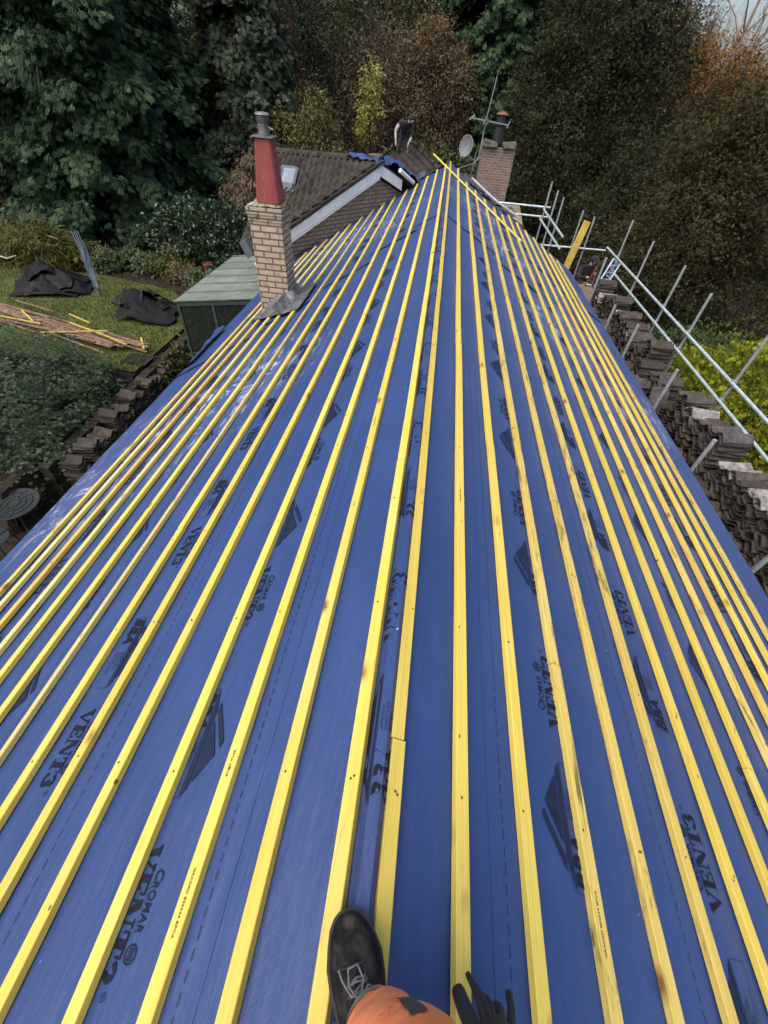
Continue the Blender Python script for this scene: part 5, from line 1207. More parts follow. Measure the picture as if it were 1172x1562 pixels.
bed = [(-12.3, 16.2, .55, .55, 'pale', 'pale green leafy perennial behind the first felt heap'), (-11.5, 16.6, .6, .6, 'pale', 'leafy perennial just behind the folded rotary dryer'), (-10.6, 16.3, .65, .65, 'pale', 'pale green perennial right of the rotary dryer'), (-9.9, 16.2, .5, .5, 'fern', 'yellowing hosta in the flower bed'), (-9.1, 15.9, .45, .55, 'brown', 'withered brown perennial near the greenhouse end of the bed'), (-8.3, 15.3, .5, .5, 'pale', 'soft green plant spilling onto the lawn corner by the greenhouse'), (-13.2, 16.6, .6, .6, 'olive', 'olive perennial between the fern and the pale plants'), (-9.8, 17.2, .9, .5, 'olive', 'taller yellowish plant behind the hosta'), (-7.7, 14.1, .4, .4, 'midgreen', 'low green plant at the lawn edge by the greenhouse corner'), (-7.6, 16.6, .8, .7, 'laurel', 'dark shrub against the back of the greenhouse')]
for (x, y, z, r, mk, lb_) in bed:
    tree('perennial', lb_, 'plant', (x, y, .3), (x, y, .3+z*.6), [(x, y, .3+z*.55, r, r*.8, z*.6), (x+r*.6, y+.1, .3+z*.35, r*.6, r*.6, z*.4)], LM[mk], 150, 10, .09, .14, .075, .03, 7, 'plants of the flower bed', inner=.4, droop=.2, spread=.7, tint_var=.6)
tree('ivy', 'dark ivy trailing over the retaining wall beside the greenhouse', 'ivy', (-7.0, 11.5, -.4), (-7.0, 11.6, .3), [(-7.0, 11.3, .05, .25, 1.2, .4), (-7.05, 13.0, .1, .25, .9, .4), (-7.0, 9.9, .0, .25, .5, .4)], LM['yew2'], 330, 12, .08, .10, .07, .03, 6, inner=.4, droop=.6, spread=.5, tint_var=.7)
# leaf litter on the dark ground
def litpos():
    x, y = random.uniform(-20, -7.5), random.uniform(15.6, 21); return (x, y, ground_h(x, y)+.02)
blades('leaf_litter', 6000, litpos, .02, .07, .03, LM['dead'], 1.2, label='brown leaf litter under the big conifer', cat='leaf litter', kind='stuff')
def patlit():
    x, y = random.uniform(-7.1, -3.3), random.uniform(2.5, 13); return (x, y, -.47)
blades('fallen_leaves', 2500, patlit, .01, .05, .03, LM['dead'], 1.4, label='dark fallen leaves on the patio below the eaves', cat='leaves', kind='stuff')

# ------------------------------------------------------------------ things on the lawn
def felt_heap(name, label, c, rx, ry, h, ang, seed, mats):
    t = thing(name, (c[0], c[1], .33), label, 'felt heap')
    for s_ in range(5):
        rd = random.Random(seed*10+s_); mb = MB(); ca, sa = math.cos(ang+rd.uniform(-.6, .6)), math.sin(ang+rd.uniform(-.6, .6))
        ox, oy = rd.uniform(-.35, .35)*rx, rd.uniform(-.35, .35)*ry; fx, fy_ = rx*rd.uniform(.45, .90), ry*rd.uniform(.40, .85)
        dirs = [(rd.uniform(0, 3.14), rd.uniform(1.6, 3.4), rd.random()) for _ in range(4)]
        def tri(v): v = v % 1.0; return 1-abs(2*v-1)
        def fn(a, b):
            x, y = (a-.5)*2*fx, (b-.5)*2*fy_
            d = math.hypot((x*ca-y*sa+ox)/rx, (x*sa+y*ca+oy)/ry)
            fold = sum(w_*tri((x*math.cos(an)+y*math.sin(an))*fr/(1+.6*k_)+ph) for k_, ((an, fr, ph), w_) in enumerate(zip(dirs, (.42, .50, .38, .36))))
            z = h*max(0, 1-d)*(.10+.07*s_) + fold*h*.78*max(.05, 1-d*.80)
            ex = 1 + .25*mnoise.noise(Vector((math.atan2(b-.5, a-.5)*1.3, s_*3.1, seed)))
            return (c[0]+(x*ca-y*sa)*ex+ox, c[1]+(x*sa+y*ca)*ex+oy, .36 + z + .014*s_)
        mb.grid(fn, 21, 21, thick=(0, 0, .006)); mb.build('felt_sheet', M[mats[s_ % len(mats)]], t)
felt_heap('felt_heap', 'heap of crumpled black roofing felt farther from the greenhouse', (-12.9, 13.9), 1.35, .95, .62, .3, 1, ['felt', 'felt', 'felt_grey'])
felt_heap('felt_heap', 'heap of crumpled black and grey roofing felt next to the greenhouse', (-9.05, 12.75), 1.15, .95, .62, -.5, 2, ['felt', 'felt_grey', 'felt'])
mb = MB(); mb.grid(lambda a, b: (-12.3+a*1.3, 10.6+b*.9+.2*a, .37+.04*mnoise.noise(Vector((a*3, b*3, 1)))), 9, 8, thick=(0, 0, .006)); tag(mb.build('felt_sheet', M['felt_grey']), 'flat grey sheet of felt under the heap of old battens', 'felt')
mb = MB(); mb.grid(lambda a, b: (-8.0+a*.7, 9.55+b*.55, .36+.05*mnoise.noise(Vector((a*3, b*3, 4)))), 7, 6, thick=(0, 0, .006)); tag(mb.build('felt_sheet', M['felt_grey']), 'small grey felt scrap at the lawn edge by the tile stacks', 'felt')
mb = MB()
def flap(a, b):
    return (-7.75+a*.8, 12.7+b*1.0-.3*a, .36 + .18*abs(mnoise.noise(Vector((a*3, b*3, 7)))))
mb.grid(flap, 10, 10, thick=(0, 0, .006)); tag(mb.build('felt_sheet', M['felt']), 'black felt flap between the second heap and the greenhouse', 'felt')
# old battens
A_ = np.array([-13.2, 11.7]); B_ = np.array([-7.3, 10.0])
for i in range(46):
    L = random.uniform(1.6, 3.6); t = random.uniform(-.08, .98-L/6.2) if i > 6 else random.uniform(-.15, .05); off = random.gauss(0, .20)*(1.15-max(0, t)*.55)
    dir_ = (B_-A_)/np.linalg.norm(B_-A_); ang = math.atan2(dir_[1], dir_[0]) + random.gauss(0, .05); p = A_ + dir_*t*6.1 + np.array([-dir_[1], dir_[0]])*off
    z = .375 + .05*(i//12) + .02*random.random(); mb = MB(); mb.bar((p[0], p[1], z), (p[0]+math.cos(ang)*L, p[1]+math.sin(ang)*L, z+random.uniform(-.02, .04)), .05, .025)
    tag(mb.build('old_batten', M['old_wood']), 'old brown roofing batten in the heap on the lawn edge', 'batten', 'old brown battens heaped on the lawn')
for lab, p, q in (('long yellow offcut lying across the old battens', (-8.95, 10.75, .60), (-10.6, 10.25, .58)), ('yellow offcut at the shrub side of the old batten heap', (-12.4, 10.95, .58), (-10.95, 10.75, .58)), ('slanting yellow offcut on the far end of the old batten heap', (-11.95, 11.35, .62), (-11.2, 10.8, .60)), ('yellow offcut on the lawn just above the batten heap', (-11.0, 11.95, .40), (-10.05, 11.5, .40)), ('yellow offcut along the middle of the batten heap', (-10.3, 11.05, .57), (-8.7, 10.45, .57)), ('yellow offcut along the lower part of the batten heap', (-9.3, 10.7, .55), (-8.1, 10.2, .55)), ('steep yellow offcut at the tile-stack end of the heap', (-8.0, 10.75, .52), (-7.6, 10.15, .50))):
    mb = MB(); mb.bar(p, q, .05, .026); tag(mb.build('batten_offcut', M['offcut']), lab, 'batten')
# folded rotary dryer
dr = thing('rotary_dryer', (-11.0, 13.55, .3), 'folded rotary clothes dryer standing on the lawn', 'clothes dryer')
bx, by = -11.0, 13.6
mb = MB(); mb.tube([(bx, by, .3), (bx-.02, by, 2.0)], .024, 9); mb.build('pole', M['dryer'], dr)
mb = MB(); mb.tube([(bx, by, .30), (bx, by, .62)], .032, 9); mb.build('ground_socket', simple('blue_sleeve', (0.04, 0.06, 0.12), .5), dr)
for k in range(4):
    a = k*math.pi/2 + .4; mb = MB(); mb.tube([(bx+.035*math.cos(a), by+.035*math.sin(a), .68), (bx+.085*math.cos(a)-.02, by+.085*math.sin(a), 2.22)], .015, 7); mb.build('arm', M['dryer'], dr)
mb = MB()
for k in range(46):
    a = random.random()*6.28; r = .045+.075*random.random(); z1 = 1.0+1.0*random.random(); z0_ = z1-.5-.3*random.random()
    mb.tube([(bx+.5*r*math.cos(a), by+.5*r*math.sin(a), max(.75, z0_)), (bx+r*math.cos(a+.3), by+r*math.sin(a+.3), (z0_+z1)/2-.05), (bx+r*math.cos(a+.8), by+r*math.sin(a+.8), z1)], .008, 4)
mb.build('washing_line', M['dryer_line'], dr)
# round patio table and chair
tb = thing('patio_table', (-7.13, 4.5, -.48), 'round dark green cast metal table below the eaves', 'table')
mb = MB(); mb.lathe((-7.13, 4.5, .175), [(.30, 0), (.405, .0), (.42, .012), (.415, .026), (.395, .030), (.38, .022), (.02, .022)], 36)
o = mb.build('tabletop', M['cast_green'], tb); smooth_by_angle(o)
mb = MB()
for r in (.10, .2, .3): mb.tube([(-7.13+r*math.cos(a), 4.5+r*math.sin(a), .203) for a in np.linspace(0, 2*math.pi, 28, endpoint=False)], .008, 5, closed=True)
for k in range(12):
    a = k*math.pi/6; mb.tube([(-7.13+.1*math.cos(a), 4.5+.1*math.sin(a), .203), (-7.13+.25*math.cos(a+.15), 4.5+.25*math.sin(a+.15), .203), (-7.13+.38*math.cos(a), 4.5+.38*math.sin(a), .203)], .006, 5)
mb.build('lattice', M['cast_green'], tb)
for k in range(4):
    a = k*math.pi/2+.5; mb = MB(); mb.tube([(-7.13+.22*math.cos(a), 4.5+.22*math.sin(a), .17), (-7.13+.12*math.cos(a), 4.5+.12*math.sin(a), -.05), (-7.13+.18*math.cos(a), 4.5+.18*math.sin(a), -.3), (-7.13+.33*math.cos(a), 4.5+.33*math.sin(a), -.47)], .018, 7); mb.build('leg', M['cast_green'], tb)
pc = thing('patio_chair', (-7.0, 3.75, -.48), 'dark green cast metal chair pushed up to the round table', 'chair')
cx_, cy_ = -7.1, 3.85
mb = MB(); mb.lathe((cx_, cy_, -.05), [(.02, 0), (.21, 0), (.225, .01), (.21, .025), (.02, .02)], 22); mb.build('seat', M['cast_green'], pc)
mb = MB()
bk = [(cx_-.22, cy_-.16, -.03), (cx_-.24, cy_-.22, .22), (cx_-.14, cy_-.27, .40), (cx_, cy_-.28, .45), (cx_+.14, cy_-.27, .40), (cx_+.24, cy_-.22, .22), (cx_+.22, cy_-.16, -.03)]
mb.tube(bk, .014, 7)
for i in range(7):
    x = cx_-.18+.06*i; mb.tube([(x, cy_-.2, -.03), (x, cy_-.25, .15), (cx_+(x-cx_)*.7, cy_-.275, .38)], .007, 5)
mb.build('backrest', M['cast_green'], pc)
for s_ in (-1, 1):
    mb = MB(); mb.tube([(cx_+s_*.24, cy_-.22, .2), (cx_+s_*.27, cy_-.02, .19), (cx_+s_*.25, cy_+.17, .14), (cx_+s_*.21, cy_+.18, -.04)], .013, 7); mb.build('armrest', M['cast_green'], pc)
    for y_ in (-1, 1):
        mb = MB(); mb.tube([(cx_+s_*.17, cy_+y_*.15, -.05), (cx_+s_*.20, cy_+y_*.18, -.25), (cx_+s_*.23, cy_+y_*.23, -.47)], .014, 7); mb.build('leg', M['cast_green'], pc)
# tile stacks in the passage
yb = 5.75
for i in range(11):
    stack(-6.72 - (yb-5.75)*.10 + random.uniform(-.05, .05), yb, -.47, 17 + random.randint(-2, 2), '', '', R(270) + random.uniform(-.12, .12), random.uniform(-.004, .004), .043, None, 1.5, True); yb += .375 + random.random()*.03
bo = BULK.build('stacked_tiles', [M['oldtile'], M['oldtile_pale'], M['oldtile_dark']]); tag(bo, 'many more old roof tiles in the farther stacks along scaffold and garden passage', 'roof tiles', kind='stuff')
mb = MB()
for i in range(9): mb.box((-5.9+random.uniform(-.2, .2), 4.9+random.uniform(-.2, .2), -.40+.05*random.random()), (.22, .18, .10), Matrix.Rotation(random.random()*3, 3, 'Z') @ Matrix.Rotation(random.uniform(-.4, .4), 3, 'X'))
tag(mb.build('rubble_pile', M['stonegrey']), 'small pale rubble heap on the patio below the eaves', 'rubble', kind='stuff')
pot = MB(); pot.lathe((-8.7, 17.0, .35), [(.14, 0), (.20, .28), (.22, .29), (.22, .34), (.19, .34), (.18, .30), (.02, .28)], 18); o = pot.build('plant_pot', M['terracotta']); smooth_by_angle(o); tag(o, 'terracotta plant pot at the foot of the dark laurel', 'plant pot')
mb = MB(); mb.tube([(-15.6, 14.6, .9), (-15.1, 14.5, 1.0), (-14.6, 14.4, .95), (-14.3, 14.5, 1.05)], [.03, .028, .022, .012], 7); tag(mb.build('bare_branch', simple('pale_branch', (0.36, 0.34, 0.31), .8)), 'pale bare branch poking out of the fern clump', 'branch')

# eaves lip of underlay turned up on the left
mb = MB()
def lip(a, b):
    Y = 5.0 + a*1.2; u = 3.43 + b*(.10+.10*a); lift = .010 + .03*abs(mnoise.noise(Vector((a*6, b*3, 2)))) + .045*math.sin(b*3.1)*(.2+.8*a) - .05*b
    p = rp(-1, u, Y - .1*b, lift); return p
mb.grid(lip, 22, 9, thick=(0, 0, .003)); tag(mb.build('underlay_flap', M['membrane']), 'puckered blue underlay flap hanging over the eaves by the greenhouse', 'underlay')

# ------------------------------------------------------------------ people
def skin_mesh(joints, bones, root, sub=2):
    """joints: name -> (pos, radius or (rx, ry)); bones: pairs. One continuous surface grown with the Skin modifier."""
    names = list(joints); me = bpy.data.meshes.new('sk'); me.from_pydata([joints[n][0] for n in names], [(names.index(a), names.index(b)) for a, b in bones], [])
    o = bpy.data.objects.new('sk', me); COL.objects.link(o)
    md = o.modifiers.new('s', 'SKIN'); md.use_smooth_shade = True; md.branch_smoothing = .4
    for i, n in enumerate(names):
        r = joints[n][1]; sv = me.skin_vertices[0].data[i]; sv.radius = r if isinstance(r, tuple) else (r, r); sv.use_root = (n == root)
    ss = o.modifiers.new('b', 'SUBSURF'); ss.levels = sub; ss.render_levels = sub
    bpy.context.view_layer.update(); dg = bpy.context.evaluated_depsgraph_get(); out = bpy.data.meshes.new_from_object(o.evaluated_get(dg))
    bpy.data.objects.remove(o); bpy.data.meshes.remove(me); return out
def seg_dist(p, a, b):
    a, b, p = Vector(a), Vector(b), Vector(p); ab = b-a; t = max(0, min(1, (p-a).dot(ab)/max(1e-9, ab.length_squared))); return (p-(a+ab*t)).length
def finish_body(me, joints, bonemats, mats, name, parent, loc):
    """paint each face with the cloth of its nearest bone"""
    for m in mats: me.materials.append(m)
    for p in me.polygons:
        c = p.center; best = min(bonemats, key=lambda q: seg_dist(c, joints[q[0]][0], joints[q[1]][0])/q[3]); p.material_index = best[2]; p.use_smooth = True
    me.transform(Matrix.Translation(-Vector(loc))); return link(name, me, loc, parent)
def worker_standing():
    ox, oy, oz = -1.68, 19.5, 3.86
    def P(x, y, z): return (ox+x, oy+y, oz+z)
    # facing the viewer and to the right, bent at the hips, legs apart on the ridge
    J = {'pelvis': (P(-.02, .12, .80), (.15, .12)), 'waist': (P(.0, .02, .95), (.14, .11)), 'chest': (P(.09, -.20, 1.10), (.17, .125)), 'neck': (P(.19, -.34, 1.18), .06), 'headl': (P(.25, -.42, 1.20), .075), 'head': (P(.29, -.46, 1.25), .105), 'crown': (P(.31, -.47, 1.34), .07), 'nose': (P(.32, -.57, 1.20), .022),
         'hipl': (P(-.10, .12, .78), .105), 'kneel': (P(-.13, -.02, .45), .075), 'anklel': (P(-.20, .05, .09), .05), 'toel': (P(-.20, -.14, .045), .042),
         'hipr': (P(.08, .10, .78), .105), 'kneer': (P(.14, -.02, .42), .075), 'ankler': (P(.18, .04, .02), .05), 'toer': (P(.22, -.16, -.02), .042),
         'shl': (P(-.12, -.20, 1.16), .08), 'ell': (P(-.28, -.18, .92), .052), 'wrl': (P(-.25, -.22, .68), .036), 'hal': (P(-.24, -.25, .59), .042), 'fgl': (P(-.235, -.27, .52), .022),
         'shr': (P(.28, -.22, 1.06), .08), 'elr': (P(.34, -.30, .84), .052), 'wrr': (P(.22, -.30, .66), .036), 'har': (P(.20, -.33, .58), .042), 'fgr': (P(.19, -.35, .51), .022)}
    B = [('pelvis', 'waist'), ('waist', 'chest'), ('chest', 'neck'), ('neck', 'headl'), ('headl', 'head'), ('head', 'crown'), ('head', 'nose'), ('pelvis', 'hipl'), ('hipl', 'kneel'), ('kneel', 'anklel'), ('anklel', 'toel'), ('pelvis', 'hipr'), ('hipr', 'kneer'), ('kneer', 'ankler'), ('ankler', 'toer'), ('chest', 'shl'), ('shl', 'ell'), ('ell', 'wrl'), ('wrl', 'hal'), ('hal', 'fgl'), ('chest', 'shr'), ('shr', 'elr'), ('elr', 'wrr'), ('wrr', 'har'), ('har', 'fgr')]
    me = skin_mesh(J, B, 'pelvis')
    t = thing('person', (ox, oy, oz), 'worker in a dark tracksuit with white sleeves bending on the far ridge', 'person')
    bm_ = []
    for a, b in B:
        k = 1 if (a in ('pelvis',) and b != 'waist') or a.startswith(('hip', 'knee')) else 0; w_ = 1.0
        if a.startswith('ankle'): k = 3
        if a in ('shl', 'ell', 'elr'): k = 2; w_ = .62
        if a.startswith(('wr', 'ha')) or a in ('neck', 'headl') or b == 'nose': k = 4
        if a == 'head' and b == 'crown': k = 3; w_ = 1.5
        bm_.append((a, b, k, w_))
    finish_body(me, J, bm_, [M['black_cloth'], M['navy_cloth'], M['white_cloth'], M['black_metal'], M['skin']], 'body', t, (ox, oy, oz))
    mb = MB(); c = J['head'][0]
    mb.lathe((c[0], c[1]+.01, c[2]+.02), [(.112, -.03), (.116, .02), (.105, .07), (.07, .105), (.01, .12)], 16); mb.build('hat', M['black_cloth'], t, smooth=True)
    mb = MB(); mb.tube([P(.19, -.36, .62), P(.24, -.42, .20)], [.016, .014], 7); mb.box(P(.25, -.43, .20), (.03, .12, .035)); o = mb.build('hammer', M['old_wood']); tag(o, 'wooden handled hammer held by the worker on the far ridge', 'hammer')
worker_standing()
def worker_crouched():
    ox, oy, oz = 4.40, 14.05, 1.62
    def P(x, y, z): return (ox+x, oy+y, oz+z)
    J = {'pelvis': (P(.05, .15, .55), (.15, .13)), 'waist': (P(.03, .08, .72), (.14, .12)), 'chest': (P(.02, -.02, .92), (.18, .13)), 'neck': (P(.04, -.07, 1.06), .06), 'head': (P(.07, -.12, 1.17), .10), 'crown': (P(.07, -.11, 1.27), .07), 'nose': (P(.13, -.22, 1.15), .022),
         'hipl': (P(-.05, .12, .53), .105), 'kneel': (P(-.14, -.28, .62), .075), 'anklel': (P(-.14, -.12, .68-.60), .05), 'toel': (P(-.16, -.3, .05), .042), 'hipr': (P(.15, .12, .53), .105), 'kneer': (P(.22, -.28, .62), .075), 'ankler': (P(.22, -.12, .08), .05), 'toer': (P(.24, -.3, .05), .042),
         'shl': (P(-.19, -.03, .95), .075), 'ell': (P(-.24, -.22, .76), .052), 'wrl': (P(-.05, -.36, .80), .036), 'hal': (P(.02, -.38, .82), .042), 'shr': (P(.22, -.03, .95), .075), 'elr': (P(.28, -.22, .80), .052), 'wrr': (P(.16, -.36, .90), .036), 'har': (P(.11, -.38, .93), .042)}
    B = [('pelvis', 'waist'), ('waist', 'chest'), ('chest', 'neck'), ('neck', 'head'), ('head', 'crown'), ('head', 'nose'), ('pelvis', 'hipl'), ('hipl', 'kneel'), ('kneel', 'anklel'), ('anklel', 'toel'), ('pelvis', 'hipr'), ('hipr', 'kneer'), ('kneer', 'ankler'), ('ankler', 'toer'), ('chest', 'shl'), ('shl', 'ell'), ('ell', 'wrl'), ('wrl', 'hal'), ('chest', 'shr'), ('shr', 'elr'), ('elr', 'wrr'), ('wrr', 'har')]
    me = skin_mesh(J, B, 'pelvis'); t = thing('person', (ox, oy, oz), 'worker in black crouching on the scaffold behind the lattice beam', 'person'); bm_ = []
    for a, b in B:
        k = 1 if (a == 'pelvis' and b != 'waist') or a.startswith(('hip', 'knee')) else 0; w_ = 1
        if a.startswith('ankle'): k = 2
        if a.startswith('wr') or a == 'neck' or b == 'nose': k = 3
        if a == 'head' and b == 'crown': k = 2; w_ = 1.3
        bm_.append((a, b, k, w_))
    finish_body(me, J, bm_, [M['black_cloth'], M['navy_cloth'], M['black_metal'], M['skin']], 'body', t, (ox, oy, oz))
    mb = MB(); c = J['head'][0]; mb.lathe((c[0], c[1]+.01, c[2]+.02), [(.108, -.01), (.112, .02), (.10, .07), (.06, .10), (.01, .11)], 16); mb.box((c[0]+.03, c[1]-.13, c[2]+.03), (.12, .10, .015)); mb.build('cap', M['black_cloth'], t, smooth=True)
    st = thing('hop_up', (4.45, 13.6, 1.62), 'rusty red tubular frame in front of the crouching worker', 'frame')
    for a, b in (((4.30, 13.6, 1.95), (4.52, 13.65, 2.75)), ((4.50, 13.5, 1.95), (4.55, 13.6, 2.6))):
        mb = MB(); mb.tube([a, b], .018, 7); mb.build('leg', simple('rusty_red', (0.16, 0.05, 0.03), .7), st)
    mb = MB(); mb.tube([(4.39, 13.6, 2.28), (4.53, 13.55, 2.28)], .014, 7); mb.build('rung', M['galv'], st)
worker_crouched()

# the roofer whose boot, knee and glove enter the frame: crouching astride the ridge, holding the camera out in front
def photographer():
    base = (0.03, -.25, ZR)
    t = thing('person', base, 'roofer in orange trousers with a black boot and glove crouching on the ridge', 'person')
    zs = ZR + .006
    heel = Vector((.078, -.285, zs)); toe = Vector((-.038, -.012, zs)); ax = (toe-heel); L = ax.length; ax.normalize(); sd = Vector((ax.y, -ax.x, 0))
    # boot upper: lofted sections heel -> toe
    secs = [(0.00, .020, .043, 0), (.02, .032, .078, 0), (.10, .037, .100, 0), (.22, .037, .108, 0), (.36, .038, .098, 0), (.48, .041, .082, 0), (.60, .046, .068, .001), (.72, .0475, .060, .002), (.83, .041, .055, .002), (.91, .0325, .048, .001), (.965, .0215, .038, 0), (.995, .009, .024, -.001)]
    secs = [(a_, b_*1.27, c_*1.08, d_) for a_, b_, c_, d_ in secs]
    mb = MB(); n = 22; V = []
    for s_, hw, h, o_ in secs:
        c = heel + ax*(s_*L)
        for j in range(n):
            a = 2*math.pi*j/n; x = math.cos(a); z = math.sin(a)
            zz = h*(max(0, z)**.75) if z > 0 else 0.004*z
            wv = hw*(abs(x)**.8)*(1 if x > 0 else -1)*(1 - .30*max(0, z)*(1-s_*.5))
            V.append(tuple(c + sd*(wv+o_) + Vector((0, 0, zz+.022 + .0012*mnoise.noise(Vector((s_*18, a*2, 1)))))))
    F = [(i*n+j, i*n+(j+1) % n, (i+1)*n+(j+1) % n, (i+1)*n+j) for i in range(len(secs)-1) for j in range(n)] + [tuple(range(n-1, -1, -1)), tuple((len(secs)-1)*n+j for j in range(n))]
    mb.add(V, F); boot = mb.build('boot', M['suede'], t, smooth=True)
    ss = boot.modifiers.new('s', 'SUBSURF'); ss.levels = 1; ss.render_levels = 2
    mb = MB(); m = len(secs); outl = []
    for s_, hw, h, o_ in secs: outl.append(heel + ax*(s_*L + (.004 if s_ > .9 else -.003 if s_ < .05 else 0)) + sd*(hw+o_+.004))
    for s_, hw, h, o_ in reversed(secs): outl.append(heel + ax*(s_*L + (.004 if s_ > .9 else -.003 if s_ < .05 else 0)) + sd*(-hw+o_-.004))
    k = len(outl); V = [tuple(p) for p in outl] + [tuple(p + Vector((0, 0, .024))) for p in outl]
    mb.add(V, [tuple(range(k)), tuple(range(2*k-1, k-1, -1))] + [(i, k+i, k+(i+1) % k, (i+1) % k) for i in range(k)]); mb.build('sole', M['rubber'], boot)
    def on_boot(s_, x):
        """point on the instep: s_ along the foot, x -1..1 across"""
        hw = np.interp(s_, [q[0] for q in secs], [q[1] for q in secs]); h = np.interp(s_, [q[0] for q in secs], [q[2] for q in secs])
        z = h*(max(0, 1-x*x)**.42); return heel + ax*(s_*L) + sd*(hw*x*.80) + Vector((0, 0, z+.025))
    mb = MB(); mb.tube([tuple(on_boot(.71, x)+Vector((0, 0, .001))) for x in np.linspace(-.9, .9, 11)], .0016, 6)
    for x in (-.42, .42): mb.tube([tuple(on_boot(s_, x)+Vector((0, 0, .001))) for s_ in np.linspace(.36, .66, 7)], .0014, 6)
    mb.build('stitching', simple('seam', (0.03, 0.03, 0.032), .8), boot)
    la = MB()
    for i, s_ in enumerate((.42, .47, .52, .57, .62)):
        la.tube([tuple(on_boot(s_, -.38)), tuple(on_boot(s_+.012, 0)+Vector((0, 0, .005))), tuple(on_boot(s_, .38))], .0022, 6)
        la.tube([tuple(on_boot(s_, -.38)), tuple(on_boot(s_+.03, 0)+Vector((0, 0, .006))), tuple(on_boot(min(.64, s_+.05), .38))], .0022, 6)
    k0 = on_boot(.56, .05) + Vector((0, 0, .010))
    def rel(dx, dy, dz): return tuple(k0 + sd*dx + ax*dy + Vector((0, 0, dz)))
    la.tube([rel(0, 0, 0), rel(.012, .022, .008), rel(.004, .046, .006), rel(-.016, .044, .004), rel(-.020, .020, .004), rel(-.004, -.004, .002)], .0022, 6)
    la.tube([rel(0, 0, 0), rel(.020, .012, .006), rel(.030, .004, .0), rel(.024, -.014, -.002), rel(.004, -.006, .002)], .0022, 6)
    la.tube([rel(0, 0, 0), rel(-.018, .006, .004), rel(-.032, .030, -.012), rel(-.036, .046, -.016)], .0022, 6)
    la.tube([rel(0, 0, 0), rel(-.012, -.022, .006), rel(-.022, -.040, .0), rel(-.040, -.046, -.012)], .0022, 6)
    la.build('laces', M['lace'], boot)
    ey = MB()
    for s_ in (.42, .47, .52, .57, .62):
        for x in (-.40, .40): p = on_boot(s_, x); ey.lathe((p.x, p.y, p.z-.001), [(.0045, 0), (.0045, .003), (.002, .003)], 9)
    ey.build('eyelets', M['black_metal'], boot)
    # trouser leg: loft with creases, hem over the instep
    path = [(.056, -.190, ZR+.118, .066, .070), (.062, -.188, ZR+.150, .074, .077), (.074, -.188, ZR+.20, .080, .080), (.092, -.188, ZR+.27, .084, .082), (.112, -.192, ZR+.35, .088, .084), (.130, -.205, ZR+.43, .092, .084), (.115, -.25, ZR+.50, .092, .085), (.115, -.36, ZR+.52, .095, .10), (.10, -.52, ZR+.50, .10, .11), (.06, -.86, ZR+.45, .12, .13)]
    mb = MB(); n = 40; V = []; N_ = len(path); sub_ = 5; ctr = []
    for i in range((N_-1)*sub_+1):
        f = i/sub_; a = min(int(f), N_-2); tt = f-a; ctr.append([path[a][k_]*(1-tt)+path[a+1][k_]*tt for k_ in range(5)])
    for i, (x, y, z, rx, ry) in enumerate(ctr):
        a0 = Vector(ctr[max(i-1, 0)][:3]); a1 = Vector(ctr[min(i+1, len(ctr)-1)][:3]); d = (a1-a0).normalized(); s1 = d.cross(Vector((0, 1, .2))).normalized(); s2 = s1.cross(d).normalized()
        for j in range(n):
            an = 2*math.pi*j/n; wr = 1 + .09*mnoise.noise(Vector((math.cos(an)*1.6, math.sin(an)*1.6, i*.26))) + .075*(.5-abs(mnoise.noise(Vector((math.cos(an)*2.2, math.sin(an)*2.2, i*.5)))))
            V.append(tuple(Vector((x, y, z)) + s1*rx*wr*math.cos(an) + s2*ry*wr*math.sin(an)))
    F = []; mi = []
    nr = len(ctr)
    mb.add(V, [(i*n+j, i*n+(j+1) % n, (i+1)*n+(j+1) % n, (i+1)*n+j) for i in range(2, nr-1) for j in range(n)], 0)
    bidx = [(i*n+j, i*n+(j+1) % n, (i+1)*n+(j+1) % n, (i+1)*n+j) for i in range(2) for j in range(n)]
    for q in bidx: mb.f.append(list(q)); mb.m.append(1)
    tl = mb.build('trouser_leg', [M['orange'], M['orange']], t, smooth=True)
    # reflective tape round the hem, set just proud of the cloth, and the thin turned hem
    tp = MB(); Vt = []
    for i in range(3, 7):
        x, y, z = ctr[i][:3]
        for j in range(n):
            p = Vector(V[i*n+j]); c = Vector((x, y, z)); Vt.append(tuple(c + (p-c)*1.022))
    tp.add(Vt, [(i*n+j, i*n+(j+1) % n, (i+1)*n+(j+1) % n, (i+1)*n+j) for i in range(3) for j in range(n)]); tp.build('reflective_tape', M['reflective'], tl, smooth=True)
    hm = MB(); hm.tube([V[j] for j in range(n)], .0035, 6, closed=True); hm.build('hem', M['orange'], tl)
    pk = MB(); i0 = 17; Vp = []
    for i in (17, 18, 19, 20, 21):
        for j in (8, 9, 10):
            p = Vector(V[i*n+j]); c = Vector(ctr[i][:3]); Vp.append(tuple(c + (p-c)*1.03))
    pk.add(Vp, [(i*3+j, i*3+j+1, (i+1)*3+j+1, (i+1)*3+j) for i in range(4) for j in range(2)]); pk.build('pocket_tab', M['black_cloth'], tl)
